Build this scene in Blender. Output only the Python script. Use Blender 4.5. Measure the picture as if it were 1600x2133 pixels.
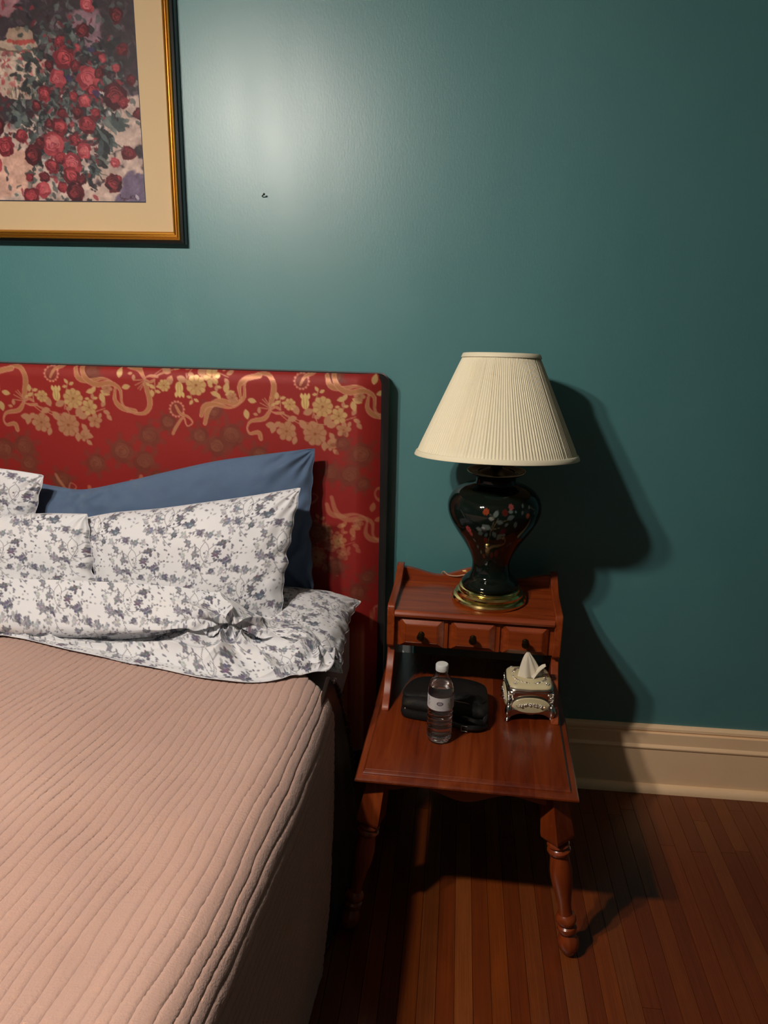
import bpy, bmesh, math, random
import numpy as np
from mathutils import Matrix, Vector
random.seed(7); rng = np.random.default_rng(7)
for o in list(bpy.data.objects): bpy.data.objects.remove(o)
scene = bpy.context.scene
COL = scene.collection
PI = math.pi
rad = math.radians

# ------------------------------------------------------------------ camera
F_PX, CX, CY = 1640.0, 800.0, 1066.5
YAW, PITCH, ROLL = rad(5.2), rad(-16.3), rad(1.1)
CAM = np.array([0.0, -2.27, 1.55])
_f = np.array([-math.sin(YAW)*math.cos(PITCH), math.cos(YAW)*math.cos(PITCH), math.sin(PITCH)])
_r0 = np.array([math.cos(YAW), math.sin(YAW), 0.0]); _u0 = np.cross(_r0, _f)
_r = math.cos(ROLL)*_r0 + math.sin(ROLL)*_u0
_u = -math.sin(ROLL)*_r0 + math.cos(ROLL)*_u0
cd = bpy.data.cameras.new('camera'); cam = bpy.data.objects.new('camera', cd); COL.objects.link(cam)
cd.sensor_fit = 'VERTICAL'; cd.sensor_height = 36.0; cd.sensor_width = 27.0
cd.lens = F_PX/2133.0*36.0; cd.clip_start = 0.02
cam.matrix_world = Matrix(((_r[0], _u[0], -_f[0], CAM[0]), (_r[1], _u[1], -_f[1], CAM[1]), (_r[2], _u[2], -_f[2], CAM[2]), (0, 0, 0, 1)))
scene.camera = cam
def at(px, py, Y):
    """the point of the room seen at a photograph pixel, on the plane Y metres from the back wall"""
    d = _f + (px-CX)/F_PX*_r - (py-CY)/F_PX*_u
    return CAM + (Y-CAM[1])/d[1]*d
def atz(px, py, Z):
    d = _f + (px-CX)/F_PX*_r - (py-CY)/F_PX*_u
    return CAM + (Z-CAM[2])/d[2]*d

# ------------------------------------------------------------------ world, light, exposure
w = bpy.data.worlds.new('world'); scene.world = w; w.use_nodes = True
w.node_tree.nodes['Background'].inputs[0].default_value = (0.5, 0.6, 0.7, 1)
w.node_tree.nodes['Background'].inputs[1].default_value = 0.0
BULB_STRENGTH = 410.0
BULB_COLOR = (1.0, 0.90, 0.81)
LIGHT_POS = (-0.955, -1.68, 2.281)
vs = scene.view_settings
vs.view_transform = 'Standard'; vs.look = 'None'; vs.gamma = 1.0; vs.use_curve_mapping = False
vs.exposure = 1.6

# ------------------------------------------------------------------ materials
def s2l(c):
    c = np.asarray(c, float)/255.0
    return np.where(c <= 0.04045, c/12.92, ((c+0.055)/1.055)**2.4)
ALBEDO = 0.72     # overall reflectance of the paints, cloths and woods
def rgb(*c, k=None):
    return tuple(float(v)*(ALBEDO if k is None else k) for v in s2l(c)) + (1.0,)
class NT:
    def __init__(s, name, **kw):
        s.m = bpy.data.materials.new(name); s.m.use_nodes = True
        s.t = s.m.node_tree; s.b = s.t.nodes['Principled BSDF']; s.set(**kw)
    def set(s, color=None, rough=None, metal=None, spec=None, coat=None, coatrough=None, trans=None, ior=None, sheen=None, sss=None):
        i = s.b.inputs
        for k, v in (('Base Color', color), ('Roughness', rough), ('Metallic', metal), ('Specular IOR Level', spec), ('Coat Weight', coat),
                     ('Coat Roughness', coatrough), ('Transmission Weight', trans), ('IOR', ior), ('Sheen Weight', sheen)):
            if v is not None: i[k].default_value = v
    def n(s, typ, **kw):
        nd = s.t.nodes.new(typ)
        for k, v in kw.items():
            if k.startswith('i_'):
                key = k[2:].replace('_', ' ')
                nd.inputs[key].default_value = v
            else: setattr(nd, k, v)
        return nd
    def l(s, a, b): s.t.links.new(a, b)
    def coord(s, which='Object', scale=(1, 1, 1), rot=(0, 0, 0), rnd=False):
        tc = s.n('ShaderNodeTexCoord'); mp = s.n('ShaderNodeMapping')
        mp.inputs['Scale'].default_value = scale; mp.inputs['Rotation'].default_value = rot
        s.l(tc.outputs[which], mp.inputs['Vector'])
        if rnd:
            oi = s.n('ShaderNodeObjectInfo'); mu = s.n('ShaderNodeMath', operation='MULTIPLY'); mu.inputs[1].default_value = 37.0
            s.l(oi.outputs['Random'], mu.inputs[0]); cb = s.n('ShaderNodeCombineXYZ')
            for k in range(3): s.l(mu.outputs[0], cb.inputs[k])
            s.l(cb.outputs[0], mp.inputs['Location'])
        return mp.outputs[0]
    def noise(s, vec, scale=5, detail=4, rough=.5, dist=0):
        nd = s.n('ShaderNodeTexNoise'); nd.inputs['Scale'].default_value = scale; nd.inputs['Detail'].default_value = detail
        nd.inputs['Roughness'].default_value = rough; nd.inputs['Distortion'].default_value = dist
        s.l(vec, nd.inputs['Vector']); return nd.outputs['Fac']
    def ramp(s, fac, stops, interp='LINEAR'):
        r = s.n('ShaderNodeValToRGB'); r.color_ramp.interpolation = interp
        e = r.color_ramp.elements
        while len(e) < len(stops): e.new(0.5)
        for k, (p, c) in enumerate(stops): e[k].position = p; e[k].color = c
        s.l(fac, r.inputs[0]); return r.outputs[0]
    def mix(s, fac, a, b, mode='MIX'):
        m = s.n('ShaderNodeMix', data_type='RGBA', blend_type=mode)
        for sock, v in ((m.inputs[0], fac), (m.inputs[6], a), (m.inputs[7], b)):
            if hasattr(v, 'links'): s.l(v, sock)
            else: sock.default_value = v
        return m.outputs[2]
    def bump(s, h, strength=.2, dist=.002):
        b = s.n('ShaderNodeBump'); b.inputs['Strength'].default_value = strength; b.inputs['Distance'].default_value = dist
        s.l(h, b.inputs['Height']); s.l(b.outputs[0], s.b.inputs['Normal'])
    def color(s, sock): s.l(sock, s.b.inputs['Base Color'])
M = {}
def simple(name, c, rough=.5, **kw):
    M[name] = NT(name, color=rgb(*c, k=1.0 if kw.get('metal') else None), rough=rough, **kw).m
# wall paint: satin teal, rolled on
def wallmat():
    k = NT('teal_paint', rough=.42, spec=.85)
    v = k.coord('Object', (1, 1, .35)); n1 = k.noise(v, 3.0, 3)
    k.color(k.ramp(n1, [(.3, rgb(82, 139, 142)), (.7, rgb(88, 146, 148))]))
    v2 = k.coord('Object', (1, 1, .45)); n2 = k.noise(v2, 190, 4, .6); k.bump(n2, .14, .002)
    r = k.n('ShaderNodeMapRange'); r.inputs['To Min'].default_value = .37; r.inputs['To Max'].default_value = .45
    k.l(k.noise(k.coord('Object', (1, 1, .2)), 9, 3), r.inputs['Value']); k.l(r.outputs[0], k.b.inputs['Roughness'])
    M['wall'] = k.m
wallmat()
simple('ceiling', (245, 242, 234), .8)
def trimmat():
    k = NT('cream_paint', rough=.42); n = k.noise(k.coord('Object'), 6, 4)
    k.color(k.ramp(n, [(.3, rgb(242, 204, 160, k=1)), (.7, rgb(248, 212, 170, k=1))])); k.bump(k.noise(k.coord('Object'), 60, 3), .12, .002); M['trim'] = k.m
trimmat()
def floormat():
    k = NT('oak_floor', rough=.34, spec=.5, coat=.25, coatrough=.25)
    v = k.coord('Object', (26, 1.6, 10), rnd=True)
    g = k.noise(v, 3.2, 6, .62, .6)
    base = k.ramp(g, [(.25, rgb(86, 40, 16)), (.5, rgb(140, 74, 32)), (.75, rgb(178, 106, 52))])
    oi = k.n('ShaderNodeObjectInfo')
    tint = k.ramp(oi.outputs['Random'], [(0, rgb(255, 250, 240, k=1)), (.22, rgb(198, 156, 130, k=1)), (.45, rgb(255, 228, 170, k=1)), (.62, rgb(205, 170, 146, k=1)), (.8, rgb(240, 200, 160, k=1)), (1, rgb(200, 160, 135, k=1))])
    c = k.mix(1.0, base, tint, 'MULTIPLY')
    pores = k.noise(k.coord('Object', (150, 5, 40), rnd=True), 3, 3, .6)
    pr = k.ramp(pores, [(.55, rgb(255, 255, 255, k=1)), (.72, rgb(120, 85, 70, k=1))])
    k.color(k.mix(.6, c, pr, 'MULTIPLY')); k.bump(pores, .15, .001); M['floor'] = k.m
floormat()
simple('gap', (18, 8, 4), .9)
def woodmat(name, axis, tone=1.0, stripes=False):
    k = NT(name, rough=.27, spec=.5, coat=.35, coatrough=.18)
    sc = {'x': (1.2, 16, 16), 'y': (16, 1.2, 16), 'z': (16, 16, 1.2)}[axis]
    g = k.noise(k.coord('Object', sc), 2.4, 5, .58, .8)
    a, b, c = [tuple(int(v*tone) for v in q) for q in ((118, 44, 14), (150, 64, 24), (174, 84, 36))]
    col = k.ramp(g, [(.25, rgb(*a)), (.52, rgb(*b)), (.8, rgb(*c))])
    if stripes:
        tc = k.n('ShaderNodeTexCoord'); sp = k.n('ShaderNodeSeparateXYZ'); k.l(tc.outputs['Object'], sp.inputs[0])
        mr = k.n('ShaderNodeMapRange'); mr.inputs['From Min'].default_value = -.26; mr.inputs['From Max'].default_value = .26
        k.l(sp.outputs[0], mr.inputs['Value'])
        st = k.ramp(mr.outputs[0], [(0, rgb(255, 250, 240, k=1)), (.2, rgb(232, 215, 205, k=1)), (.38, rgb(255, 255, 255, k=1)), (.62, rgb(214, 190, 180, k=1)), (.8, rgb(240, 232, 226, k=1))], 'CONSTANT')
        col = k.mix(1.0, col, st, 'MULTIPLY')
    k.color(col); M[name] = k.m
woodmat('wood_top', 'y', .86, True); woodmat('wood_x', 'x'); woodmat('wood_z', 'z', .95); woodmat('wood_y', 'y')
simple('bronze', (52, 42, 22), .3, metal=.9)
simple('brass', (226, 202, 132), .13, metal=1.0)
simple('silver', (205, 196, 186), .17, metal=1.0)
simple('bright_silver', (240, 232, 220), .22, metal=.9)
simple('cream_enamel', (222, 208, 165), .3)
simple('black_leather_plain', (16, 15, 14), .4)
def leather():
    k = NT('black_leather', color=rgb(13, 12, 11), rough=.7, spec=.3)
    v = k.n('ShaderNodeTexVoronoi'); v.inputs['Scale'].default_value = 420; k.l(k.coord('Object'), v.inputs['Vector']); k.bump(v.outputs['Distance'], .35, .0015); M['leather'] = k.m
leather()
simple('gold_frame', (196, 140, 52), .28, metal=.85)
simple('black_frame', (12, 12, 12), .3)
simple('mat_board', (222, 194, 150), .75)
simple('liner', (34, 34, 48), .6)
simple('cap', (225, 224, 220), .45)
simple('dark_metal', (30, 26, 22), .4, metal=.7)
simple('nail', (20, 18, 18), .5, metal=.6)
simple('cord', (190, 150, 120), .45)
simple('grey_plastic', (120, 125, 125), .5)
M['pet'] = NT('clear_plastic', color=(1, 1, 1, 1), rough=.02, trans=1.0, ior=1.45).m
M['water'] = NT('water', color=(1, 1, 1, 1), rough=.0, trans=1.0, ior=1.33).m
def attr_mat(name, rough=.7, sheen=0.0, weave=0.0, gold=False, coat=0.0, spec=.4, wscale=900):
    k = NT(name, rough=rough, sheen=sheen, spec=spec, coat=coat, coatrough=.06)
    a = k.n('ShaderNodeAttribute', attribute_name='Col'); k.color(a.outputs['Color'])
    if gold:
        r = k.n('ShaderNodeMath', operation='MULTIPLY'); r.inputs[1].default_value = .32; k.l(a.outputs['Alpha'], r.inputs[0]); k.l(r.outputs[0], k.b.inputs['Metallic'])
    if gold:
        rr = k.n('ShaderNodeMapRange'); rr.inputs['To Min'].default_value = .66; rr.inputs['To Max'].default_value = .38; k.l(a.outputs['Alpha'], rr.inputs['Value']); k.l(rr.outputs[0], k.b.inputs['Roughness'])
    if weave: k.bump(k.noise(k.coord('Object'), wscale, 2), weave, .001)
    M[name] = k.m
attr_mat('damask', .42, .0, .25, True)
attr_mat('cotton_floral', .85, .15, .12, spec=.2)
attr_mat('print', .55, spec=.3)
attr_mat('vase', .06, spec=.32)
attr_mat('label', .5)
def clothmat(name, c1, c2, rough=.85, sheen=.2, scale=700, b=.25, nscale=8):
    k = NT(name, rough=rough, sheen=sheen, spec=.25)
    n = k.noise(k.coord('Object'), nscale, 4)
    k.color(k.ramp(n, [(.3, rgb(*c1)), (.7, rgb(*c2))])); k.bump(k.noise(k.coord('Object'), scale, 2), b, .001); M[name] = k.m
clothmat('blue_cotton', (84, 106, 136), (94, 116, 146))
clothmat('grey_sheet', (150, 150, 155), (165, 165, 170))
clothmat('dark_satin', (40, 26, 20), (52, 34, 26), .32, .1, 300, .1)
clothmat('white_hem', (228, 228, 232), (236, 236, 240))
clothmat('tissue', (236, 224, 200), (240, 230, 208), .9, .1, 500, .1)
clothmat('headboard_shaded', (20, 12, 12), (26, 16, 16))  # near black: the shade on the headboard's side is put into the colour
def quiltmat():
    k = NT('taupe_quilt', rough=.8, sheen=.25, spec=.2)
    tc = k.n('ShaderNodeUVMap'); 
    mp = k.n('ShaderNodeMapping'); mp.inputs['Scale'].default_value = (30, 230, 1); k.l(tc.outputs[0], mp.inputs['Vector'])
    n1 = k.noise(mp.outputs[0], 1.0, 3, .6)
    n2 = k.noise(k.coord('Object'), 260, 3, .6)
    ad = k.n('ShaderNodeMath', operation='ADD'); k.l(n1, ad.inputs[0]); k.l(n2, ad.inputs[1])
    k.bump(ad.outputs[0], .5, .003)
    n3 = k.noise(k.coord('Object'), 3, 3)
    k.color(k.ramp(n3, [(.3, rgb(194, 156, 142)), (.7, rgb(205, 168, 153))])); M['quilt'] = k.m
quiltmat()
def shademat():
    k = NT('ivory_shade', color=rgb(250, 240, 208), rough=.75, sheen=.1); k.bump(k.noise(k.coord('Object'), 500, 2), .1, .001); M['shade'] = k.m
shademat()
k = NT('frosted_bulb', color=(1, 1, 1, 1)); k.b.inputs['Emission Color'].default_value = BULB_COLOR + (1.0,); k.b.inputs['Emission Strength'].default_value = BULB_STRENGTH; M['bulb'] = k.m

# ------------------------------------------------------------------ mesh building
class MB:
    def __init__(s): s.v = []; s.q = []; s.g = []; s.c = []; s.uv = []; s.n = 0
    def verts(s, V, col=None, uv=None):
        V = np.asarray(V, float).reshape(-1, 3); b = s.n; s.v.append(V); s.n += len(V)
        if col is not None: s.c.append(np.asarray(col, float).reshape(-1, 4))
        if uv is not None: s.uv.append(np.asarray(uv, float).reshape(-1, 2))
        return b
    def grid(s, P, wu=False, wv=False, col=None, uv=None, flip=False):
        P = np.asarray(P, float); n, m = P.shape[:2]; b = s.verts(P, col, uv)
        I = np.arange(n*m).reshape(n, m)+b
        if wu: I = np.concatenate([I, I[:1]], 0)
        if wv: I = np.concatenate([I, I[:, :1]], 1)
        q = np.stack([I[:-1, :-1], I[1:, :-1], I[1:, 1:], I[:-1, 1:]], -1).reshape(-1, 4)
        if flip: q = q[:, ::-1]
        s.q.append(q); return s
    def loft(s, loops, cap=True):
        L = np.asarray(loops, float); b = s.n; n, m = L.shape[:2]
        s.grid(L.transpose(1, 0, 2), wu=True)
        I = np.arange(n*m).reshape(m, n)+b
        if cap: s.g.append([int(i) for i in I[::-1, 0]]); s.g.append([int(i) for i in I[:, -1]])
        return s
    def lathe(s, prof, n=48, c=(0, 0, 0), cap=True):
        th = np.linspace(0, 2*PI, n, endpoint=False)
        return s.loft([[(c[0]+r*math.cos(t), c[1]+r*math.sin(t), c[2]+z) for t in th] for r, z in prof], cap)
    def box(s, x0, x1, y0, y1, z0, z1):
        return s.loft([[(x0, y0, z), (x1, y0, z), (x1, y1, z), (x0, y1, z)] for z in (z0, z1)])
    def prism(s, poly, t0, t1, axis='x'):
        """poly in the plane across the axis; axis x: (y,z), y: (x,z), z: (x,y)"""
        def p(a, b, t): return {'x': (t, a, b), 'y': (a, t, b), 'z': (a, b, t)}[axis]
        return s.loft([[p(a, b, t) for a, b in poly] for t in (t0, t1)])
    def tube(s, pts, r, n=10, cap=True, closed=False):
        P = np.asarray(pts, float); R = np.broadcast_to(np.asarray(r, float), (len(P),))
        T = np.gradient(P, axis=0); T /= np.linalg.norm(T, axis=1)[:, None]+1e-12
        up = np.array([0, 0, 1.0]) if abs(T[0][2]) < .9 else np.array([1.0, 0, 0])
        loops = []
        nrm = np.cross(T[0], up); nrm /= np.linalg.norm(nrm)
        for i in range(len(P)):
            nrm = nrm-T[i]*(nrm@T[i]); nrm /= np.linalg.norm(nrm); bi = np.cross(T[i], nrm)
            loops.append([P[i]+R[i]*(math.cos(a)*nrm+math.sin(a)*bi) for a in np.linspace(0, 2*PI, n, endpoint=False)])
        return s.loft(loops, cap)
    def sphere(s, c, r, n=12, m=8, sc=(1, 1, 1)):
        pr = []
        L = []
        for j in range(m+1):
            a = -PI/2+PI*j/m; rr = max(math.cos(a), .02)*r
            L.append([(c[0]+sc[0]*rr*math.cos(t), c[1]+sc[1]*rr*math.sin(t), c[2]+sc[2]*r*math.sin(a)) for t in np.linspace(0, 2*PI, n, endpoint=False)])
        return s.loft(L)
    def xf(s, mat):
        A = np.array(mat); s.v = [v@A[:3, :3].T+A[:3, 3] for v in s.v]; return s
    def mesh(s, name, smooth=True, angle=38):
        V = np.concatenate(s.v); Q = np.concatenate(s.q) if s.q else np.zeros((0, 4), int)
        me = bpy.data.meshes.new(name); me.vertices.add(len(V)); me.vertices.foreach_set('co', V.ravel())
        gl = [len(g) for g in s.g]; li = np.concatenate([Q.ravel()]+[np.array(g) for g in s.g]).astype(np.int32)
        st = np.concatenate([np.arange(len(Q))*4, len(Q)*4+np.concatenate([[0], np.cumsum(gl)[:-1]])] if gl else [np.arange(len(Q))*4]).astype(np.int32)
        me.loops.add(len(li)); me.loops.foreach_set('vertex_index', li)
        me.polygons.add(len(st)); me.polygons.foreach_set('loop_start', st)
        me.update(calc_edges=True); me.validate()
        if s.c:
            at_ = me.attributes.new('Col', 'FLOAT_COLOR', 'POINT'); at_.data.foreach_set('color', np.concatenate(s.c).astype(np.float32).ravel())
        if s.uv:
            u = me.uv_layers.new(name='UVMap'); u.data.foreach_set('uv', np.concatenate(s.uv)[li].astype(np.float32).ravel())
        if smooth:
            me.polygons.foreach_set('use_smooth', np.ones(len(me.polygons), bool))
            if angle: me.set_sharp_from_angle(angle=rad(angle))
        else: me.polygons.foreach_set('use_smooth', np.zeros(len(me.polygons), bool))
        return me
    def build(s, name, mat, parent=None, smooth=True, angle=38, bevel=0, seg=2, label=None):
        me = s.mesh(name, smooth, angle); o = bpy.data.objects.new(name, me); COL.objects.link(o)
        me.materials.append(M[mat]); o.parent = parent
        if bevel:
            b = o.modifiers.new('bevel', 'BEVEL'); b.width = bevel; b.segments = seg; b.limit_method = 'ANGLE'; b.angle_limit = rad(40)
        if label: o['label'] = label
        return o
def thing(name, label, cat, loc=(0, 0, 0), rotz=0, group=None):
    o = bpy.data.objects.new(name, None); COL.objects.link(o); o.location = loc; o.rotation_euler = (0, 0, rotz); o.empty_display_size = .05
    return tag(o, label, cat, group)
def tag(o, label, cat, group=None):
    o['label'] = label; o['category'] = cat
    if group: o['group'] = group
    return o
def struct(o): o['kind'] = 'structure'; return o
def recentre(o):
    """move a single mesh thing's origin to the middle of its base"""
    me = o.data; n = len(me.vertices); a = np.empty(n*3); me.vertices.foreach_get('co', a); a = a.reshape(-1, 3)
    c = (a.min(0)+a.max(0))/2; c[2] = a[:, 2].min(); a -= c; me.vertices.foreach_set('co', a.ravel()); me.update(); o.location = c; return o

# noise, splines, painting
_lat = rng.random((24, 64, 64))
def vnoise(x, y, seed=0):
    L = _lat[seed % 24]; x = np.asarray(x, float); y = np.asarray(y, float)
    xi = np.floor(x).astype(int); yi = np.floor(y).astype(int); fx = x-xi; fy = y-yi
    fx = fx*fx*fx*(fx*(fx*6-15)+10); fy = fy*fy*fy*(fy*(fy*6-15)+10)
    g = lambda a, b: L[a % 64, b % 64]
    return (g(xi, yi)*(1-fx)+g(xi+1, yi)*fx)*(1-fy)+(g(xi, yi+1)*(1-fx)+g(xi+1, yi+1)*fx)*fy-.5
def fbm(x, y, seed=0, o=4):
    r = 0
    for k in range(o): r = r+vnoise(x*2**k+k*7.3, y*2**k+k*3.1, seed+k)/2**k
    return r
def spline(P, n):
    """Catmull-Rom through points, n samples"""
    P = np.asarray(P, float); P = np.concatenate([[2*P[0]-P[1]], P, [2*P[-1]-P[-2]]]); m = len(P)-3
    t = np.linspace(0, m-1e-9, n); i = t.astype(int); f = (t-i)[:, None]
    a, b, c, d = P[i], P[i+1], P[i+2], P[i+3]
    return .5*(2*b+(c-a)*f+(2*a-5*b+4*c-d)*f*f+(3*b-a-3*c+d)*f**3)
def netspline(N, n, m):
    N = np.asarray(N, float)
    A = np.stack([spline(N[:, j], n) for j in range(N.shape[1])], 1)
    return np.stack([spline(A[i], m) for i in range(n)], 0)
def sstep(a, b, x):
    t = np.clip((x-a)/(b-a), 0, 1); return t*t*(3-2*t)
class Cv:
    """a small raster that only exists while the script runs: its colours end up on mesh vertices"""
    def __init__(s, w_, h_, bg, wrap=False): s.w, s.h, s.wrap = w_, h_, wrap; s.a = np.zeros((h_, w_, 4)); s.a[...] = tuple(bg)+((0,) if len(bg) == 3 else ())
    def _box(s, x0, x1, y0, y1):
        x0, x1, y0, y1 = int(math.floor(x0))-1, int(math.ceil(x1))+2, int(math.floor(y0))-1, int(math.ceil(y1))+2
        if not s.wrap: x0, x1, y0, y1 = max(x0, 0), min(x1, s.w), max(y0, 0), min(y1, s.h)
        if x1 <= x0 or y1 <= y0: return None
        ix, iy = np.arange(x0, x1), np.arange(y0, y1); X, Y = np.meshgrid(ix+.5, iy+.5); return ix % s.w, iy % s.h, X, Y
    def _comp(s, ix, iy, al, col):
        col = np.array(tuple(col)+((0,) if len(col) == 3 else ()), float); sel = np.ix_(iy, ix); s.a[sel] = s.a[sel]*(1-al[..., None])+col*al[..., None]
    def ell(s, cx, cy, rx, ry, ang, col, al=1., soft=1.):
        R = max(rx, ry)+1; b = s._box(cx-R, cx+R, cy-R, cy+R)
        if b is None: return
        ix, iy, X, Y = b; c, sn = math.cos(ang), math.sin(ang); u = (X-cx)*c+(Y-cy)*sn; v = -(X-cx)*sn+(Y-cy)*c
        d = np.sqrt((u/rx)**2+(v/ry)**2); s._comp(ix, iy, al*np.clip((1-d)*min(rx, ry)/soft+.5, 0, 1), col)
    def leaf(s, x, y, ang, L, W, col, al=1.):
        cx, cy = x+math.cos(ang)*L/2, y+math.sin(ang)*L/2; R = L/2+W+1; b = s._box(cx-R, cx+R, cy-R, cy+R)
        if b is None: return
        ix, iy, X, Y = b; c, sn = math.cos(ang), math.sin(ang); u = (X-cx)*c+(Y-cy)*sn; v = -(X-cx)*sn+(Y-cy)*c
        hw = W*np.clip(1-(2*u/L)**2, 0, 1)*(1-.25*u/L); s._comp(ix, iy, al*np.clip(hw-np.abs(v)+.5, 0, 1)*(np.abs(u) < L/2), col)
    def line(s, pts, wd, col, al=1.):
        P = np.asarray(pts, float); W = np.broadcast_to(np.asarray(wd, float), (len(P),)); mw = W.max()
        b = s._box(P[:, 0].min()-mw, P[:, 0].max()+mw, P[:, 1].min()-mw, P[:, 1].max()+mw)
        if b is None: return
        ix, iy, X, Y = b; best = np.full(X.shape, -9.)
        for i in range(len(P)-1):
            d = P[i+1]-P[i]; L2 = d@d+1e-9; t = np.clip(((X-P[i, 0])*d[0]+(Y-P[i, 1])*d[1])/L2, 0, 1)
            dist = np.hypot(X-P[i, 0]-t*d[0], Y-P[i, 1]-t*d[1]); best = np.maximum(best, (W[i]*(1-t)+W[i+1]*t)/2-dist)
        s._comp(ix, iy, al*np.clip(best+.5, 0, 1), col)
    def flower(s, x, y, r, col, dark, n=6, al=1., rot=0.):
        for k in range(n):
            a = rot+2*PI*k/n; s.ell(x+math.cos(a)*r*.56, y+math.sin(a)*r*.56, r*.46, r*.36, a, col if k % 2 else [v*.9+w_*.1 for v, w_ in zip(col, dark)], al)
        for k in range(n):
            a = rot+2*PI*(k+.5)/n; s.line([(x+math.cos(a)*r*.3, y+math.sin(a)*r*.3), (x+math.cos(a)*r*.8, y+math.sin(a)*r*.8)], max(.8, r*.07), dark, al*.6)
        for k in range(n-1):
            a = rot+.5+2*PI*k/(n-1); s.ell(x+math.cos(a)*r*.28, y+math.sin(a)*r*.28, r*.24, r*.19, a, [v*.8+w_*.2 for v, w_ in zip(col, dark)], al); s.line([(x+math.cos(a+.4)*r*.2, y+math.sin(a+.4)*r*.2), (x+math.cos(a+.4)*r*.46, y+math.sin(a+.4)*r*.46)], max(.8, r*.06), dark, al*.5)
        s.ell(x, y, r*.14, r*.14, 0, dark, al*.7)
    def rose(s, x, y, r, cols, al=1., seed=0):
        R = random.Random(seed); lo, mid, hi = cols
        for k in range(9):
            a = 2*PI*k/9+R.random(); s.ell(x+math.cos(a)*r*.5, y+math.sin(a)*r*.5, r*.55, r*.42, a+1.2, [p*(1-t)+q*t for p, q, t in zip(lo, mid, [R.random()]*len(lo))], al)
        for k in range(7):
            a = 2*PI*k/7+R.random(); t = R.random(); s.ell(x+math.cos(a)*r*.3, y+math.sin(a)*r*.3-r*.08, r*.4, r*.26, a+1.4, [p*(1-t)+q*t for p, q in zip(mid, hi)], al*.9)
        for k in range(3):
            a0 = R.random()*6; q = .18+.17*k
            s.line([(x+math.cos(a0+t)*r*q*1.2, y+math.sin(a0+t)*r*q) for t in np.linspace(0, 3.6, 9)], max(1, r*.09), lo, al*.75)
    def sample(s, x, y):
        """bilinear, x and y in raster pixels"""
        x = np.asarray(x)-.5; y = np.asarray(y)-.5; xi = np.floor(x).astype(int); yi = np.floor(y).astype(int); fx = (x-xi)[..., None]; fy = (y-yi)[..., None]
        if s.wrap: gx = lambda i: i % s.w; gy = lambda i: i % s.h
        else: gx = lambda i: np.clip(i, 0, s.w-1); gy = lambda i: np.clip(i, 0, s.h-1)
        c = (s.a[gy(yi), gx(xi)]*(1-fx)+s.a[gy(yi), gx(xi+1)]*fx)*(1-fy)+(s.a[gy(yi+1), gx(xi)]*(1-fx)+s.a[gy(yi+1), gx(xi+1)]*fx)*fy
        out = c.copy(); out[..., :3] = s2l(np.clip(c[..., :3], 0, 255))*ALBEDO; return out

# ------------------------------------------------------------------ the room
RX0, RX1, RY0, RZ = -3.4, 3.3, -5.0, 2.75
def wall(name, x0, x1, y0, y1, z0, z1, mat):
    return struct(MB().box(x0, x1, y0, y1, z0, z1).build(name, mat, smooth=False))
wall('wall_back', RX0, RX1, 0, .12, -.05, RZ, 'wall')
wall('wall_left', RX0-.12, RX0, RY0-.12, .12, -.05, RZ, 'wall')
wall('wall_right', RX1, RX1+.12, RY0-.12, .12, -.05, RZ, 'wall')
wall('wall_front', RX0, RX1, RY0-.12, RY0, -.05, RZ, 'wall')
wall('ceiling', RX0-.12, RX1+.12, RY0-.12, .12, RZ, RZ+.1, 'ceiling')
# floor: narrow oak boards running to the back wall, each its own piece on a dark subfloor
flo = wall('floor', RX0, RX1, RY0, 0, -.06, -.012, 'gap')
BW = .0420
bm_ = MB(); e = .0007/BW
bm_.loft([[(-.5+i, -.5, z), (.5-i, -.5, z), (.5-i, .5, z), (-.5+i, .5, z)] for i, z in ((.006, 0), (.006, .9), (.016, 1.0))])
bmesh_board = bm_.mesh('floor_board', smooth=False); bmesh_board.materials.append(M['floor'])
R = random.Random(3); x = -.62; nb = 0
while x < 1.5 and nb < 290:
    y = 0.0-R.random()*.35
    segs = [(0.0, y)]
    while y > RY0:
        L = .75+R.random()*1.3; segs.append((y, max(y-L, RY0))); y -= L
    for a, b in segs:
        if a-b < .02: continue
        o = bpy.data.objects.new('floor_board', bmesh_board); COL.objects.link(o); o.parent = flo
        o.location = (x+BW/2, (a+b)/2, -.012); o.scale = (BW, (a-b)-.001, .012); nb += 1
    x += BW
rest = MB(); x2 = -.62
while x2 > RX0+BW:
    rest.box(x2-BW+.0006, x2-.0006, RY0, 0, -.012, 0); x2 -= BW
x2 = x
while x2 < RX1-BW:
    rest.box(x2+.0006, x2+BW-.0006, RY0, 0, -.012, 0); x2 += BW
o = rest.build('far_floor_boards', 'floor', flo, smooth=False); o['kind'] = 'stuff'
# skirting: tall cream board with a cap, a bead and a shoe
def skirting(name, x0, x1):
    prof = [(0, .0), (-.022, .0), (-.022, .150), (-.026, .153), (-.027, .158), (-.024, .163), (-.020, .166), (-.020, .204), (-.013, .206), (-.013, .209), (0, .209)]
    b = struct(MB().prism(prof, x0, x1, 'x').build(name, 'trim', smooth=True, angle=30))
    MB().prism([(0, .2095), (-.014, .2095), (-.017, .213), (-.016, .221), (-.009, .226), (0, .227)], x0, x1, 'x').build('cap_moulding', 'trim', b, angle=30)
    MB().prism([(-.022, .0), (-.040, .0), (-.040, .008), (-.036, .018), (-.029, .024), (-.022, .026)], x0, x1, 'x').build('shoe_moulding', 'trim', b, angle=60)
    return b
skirting('baseboard_back', RX0, RX1)

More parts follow.
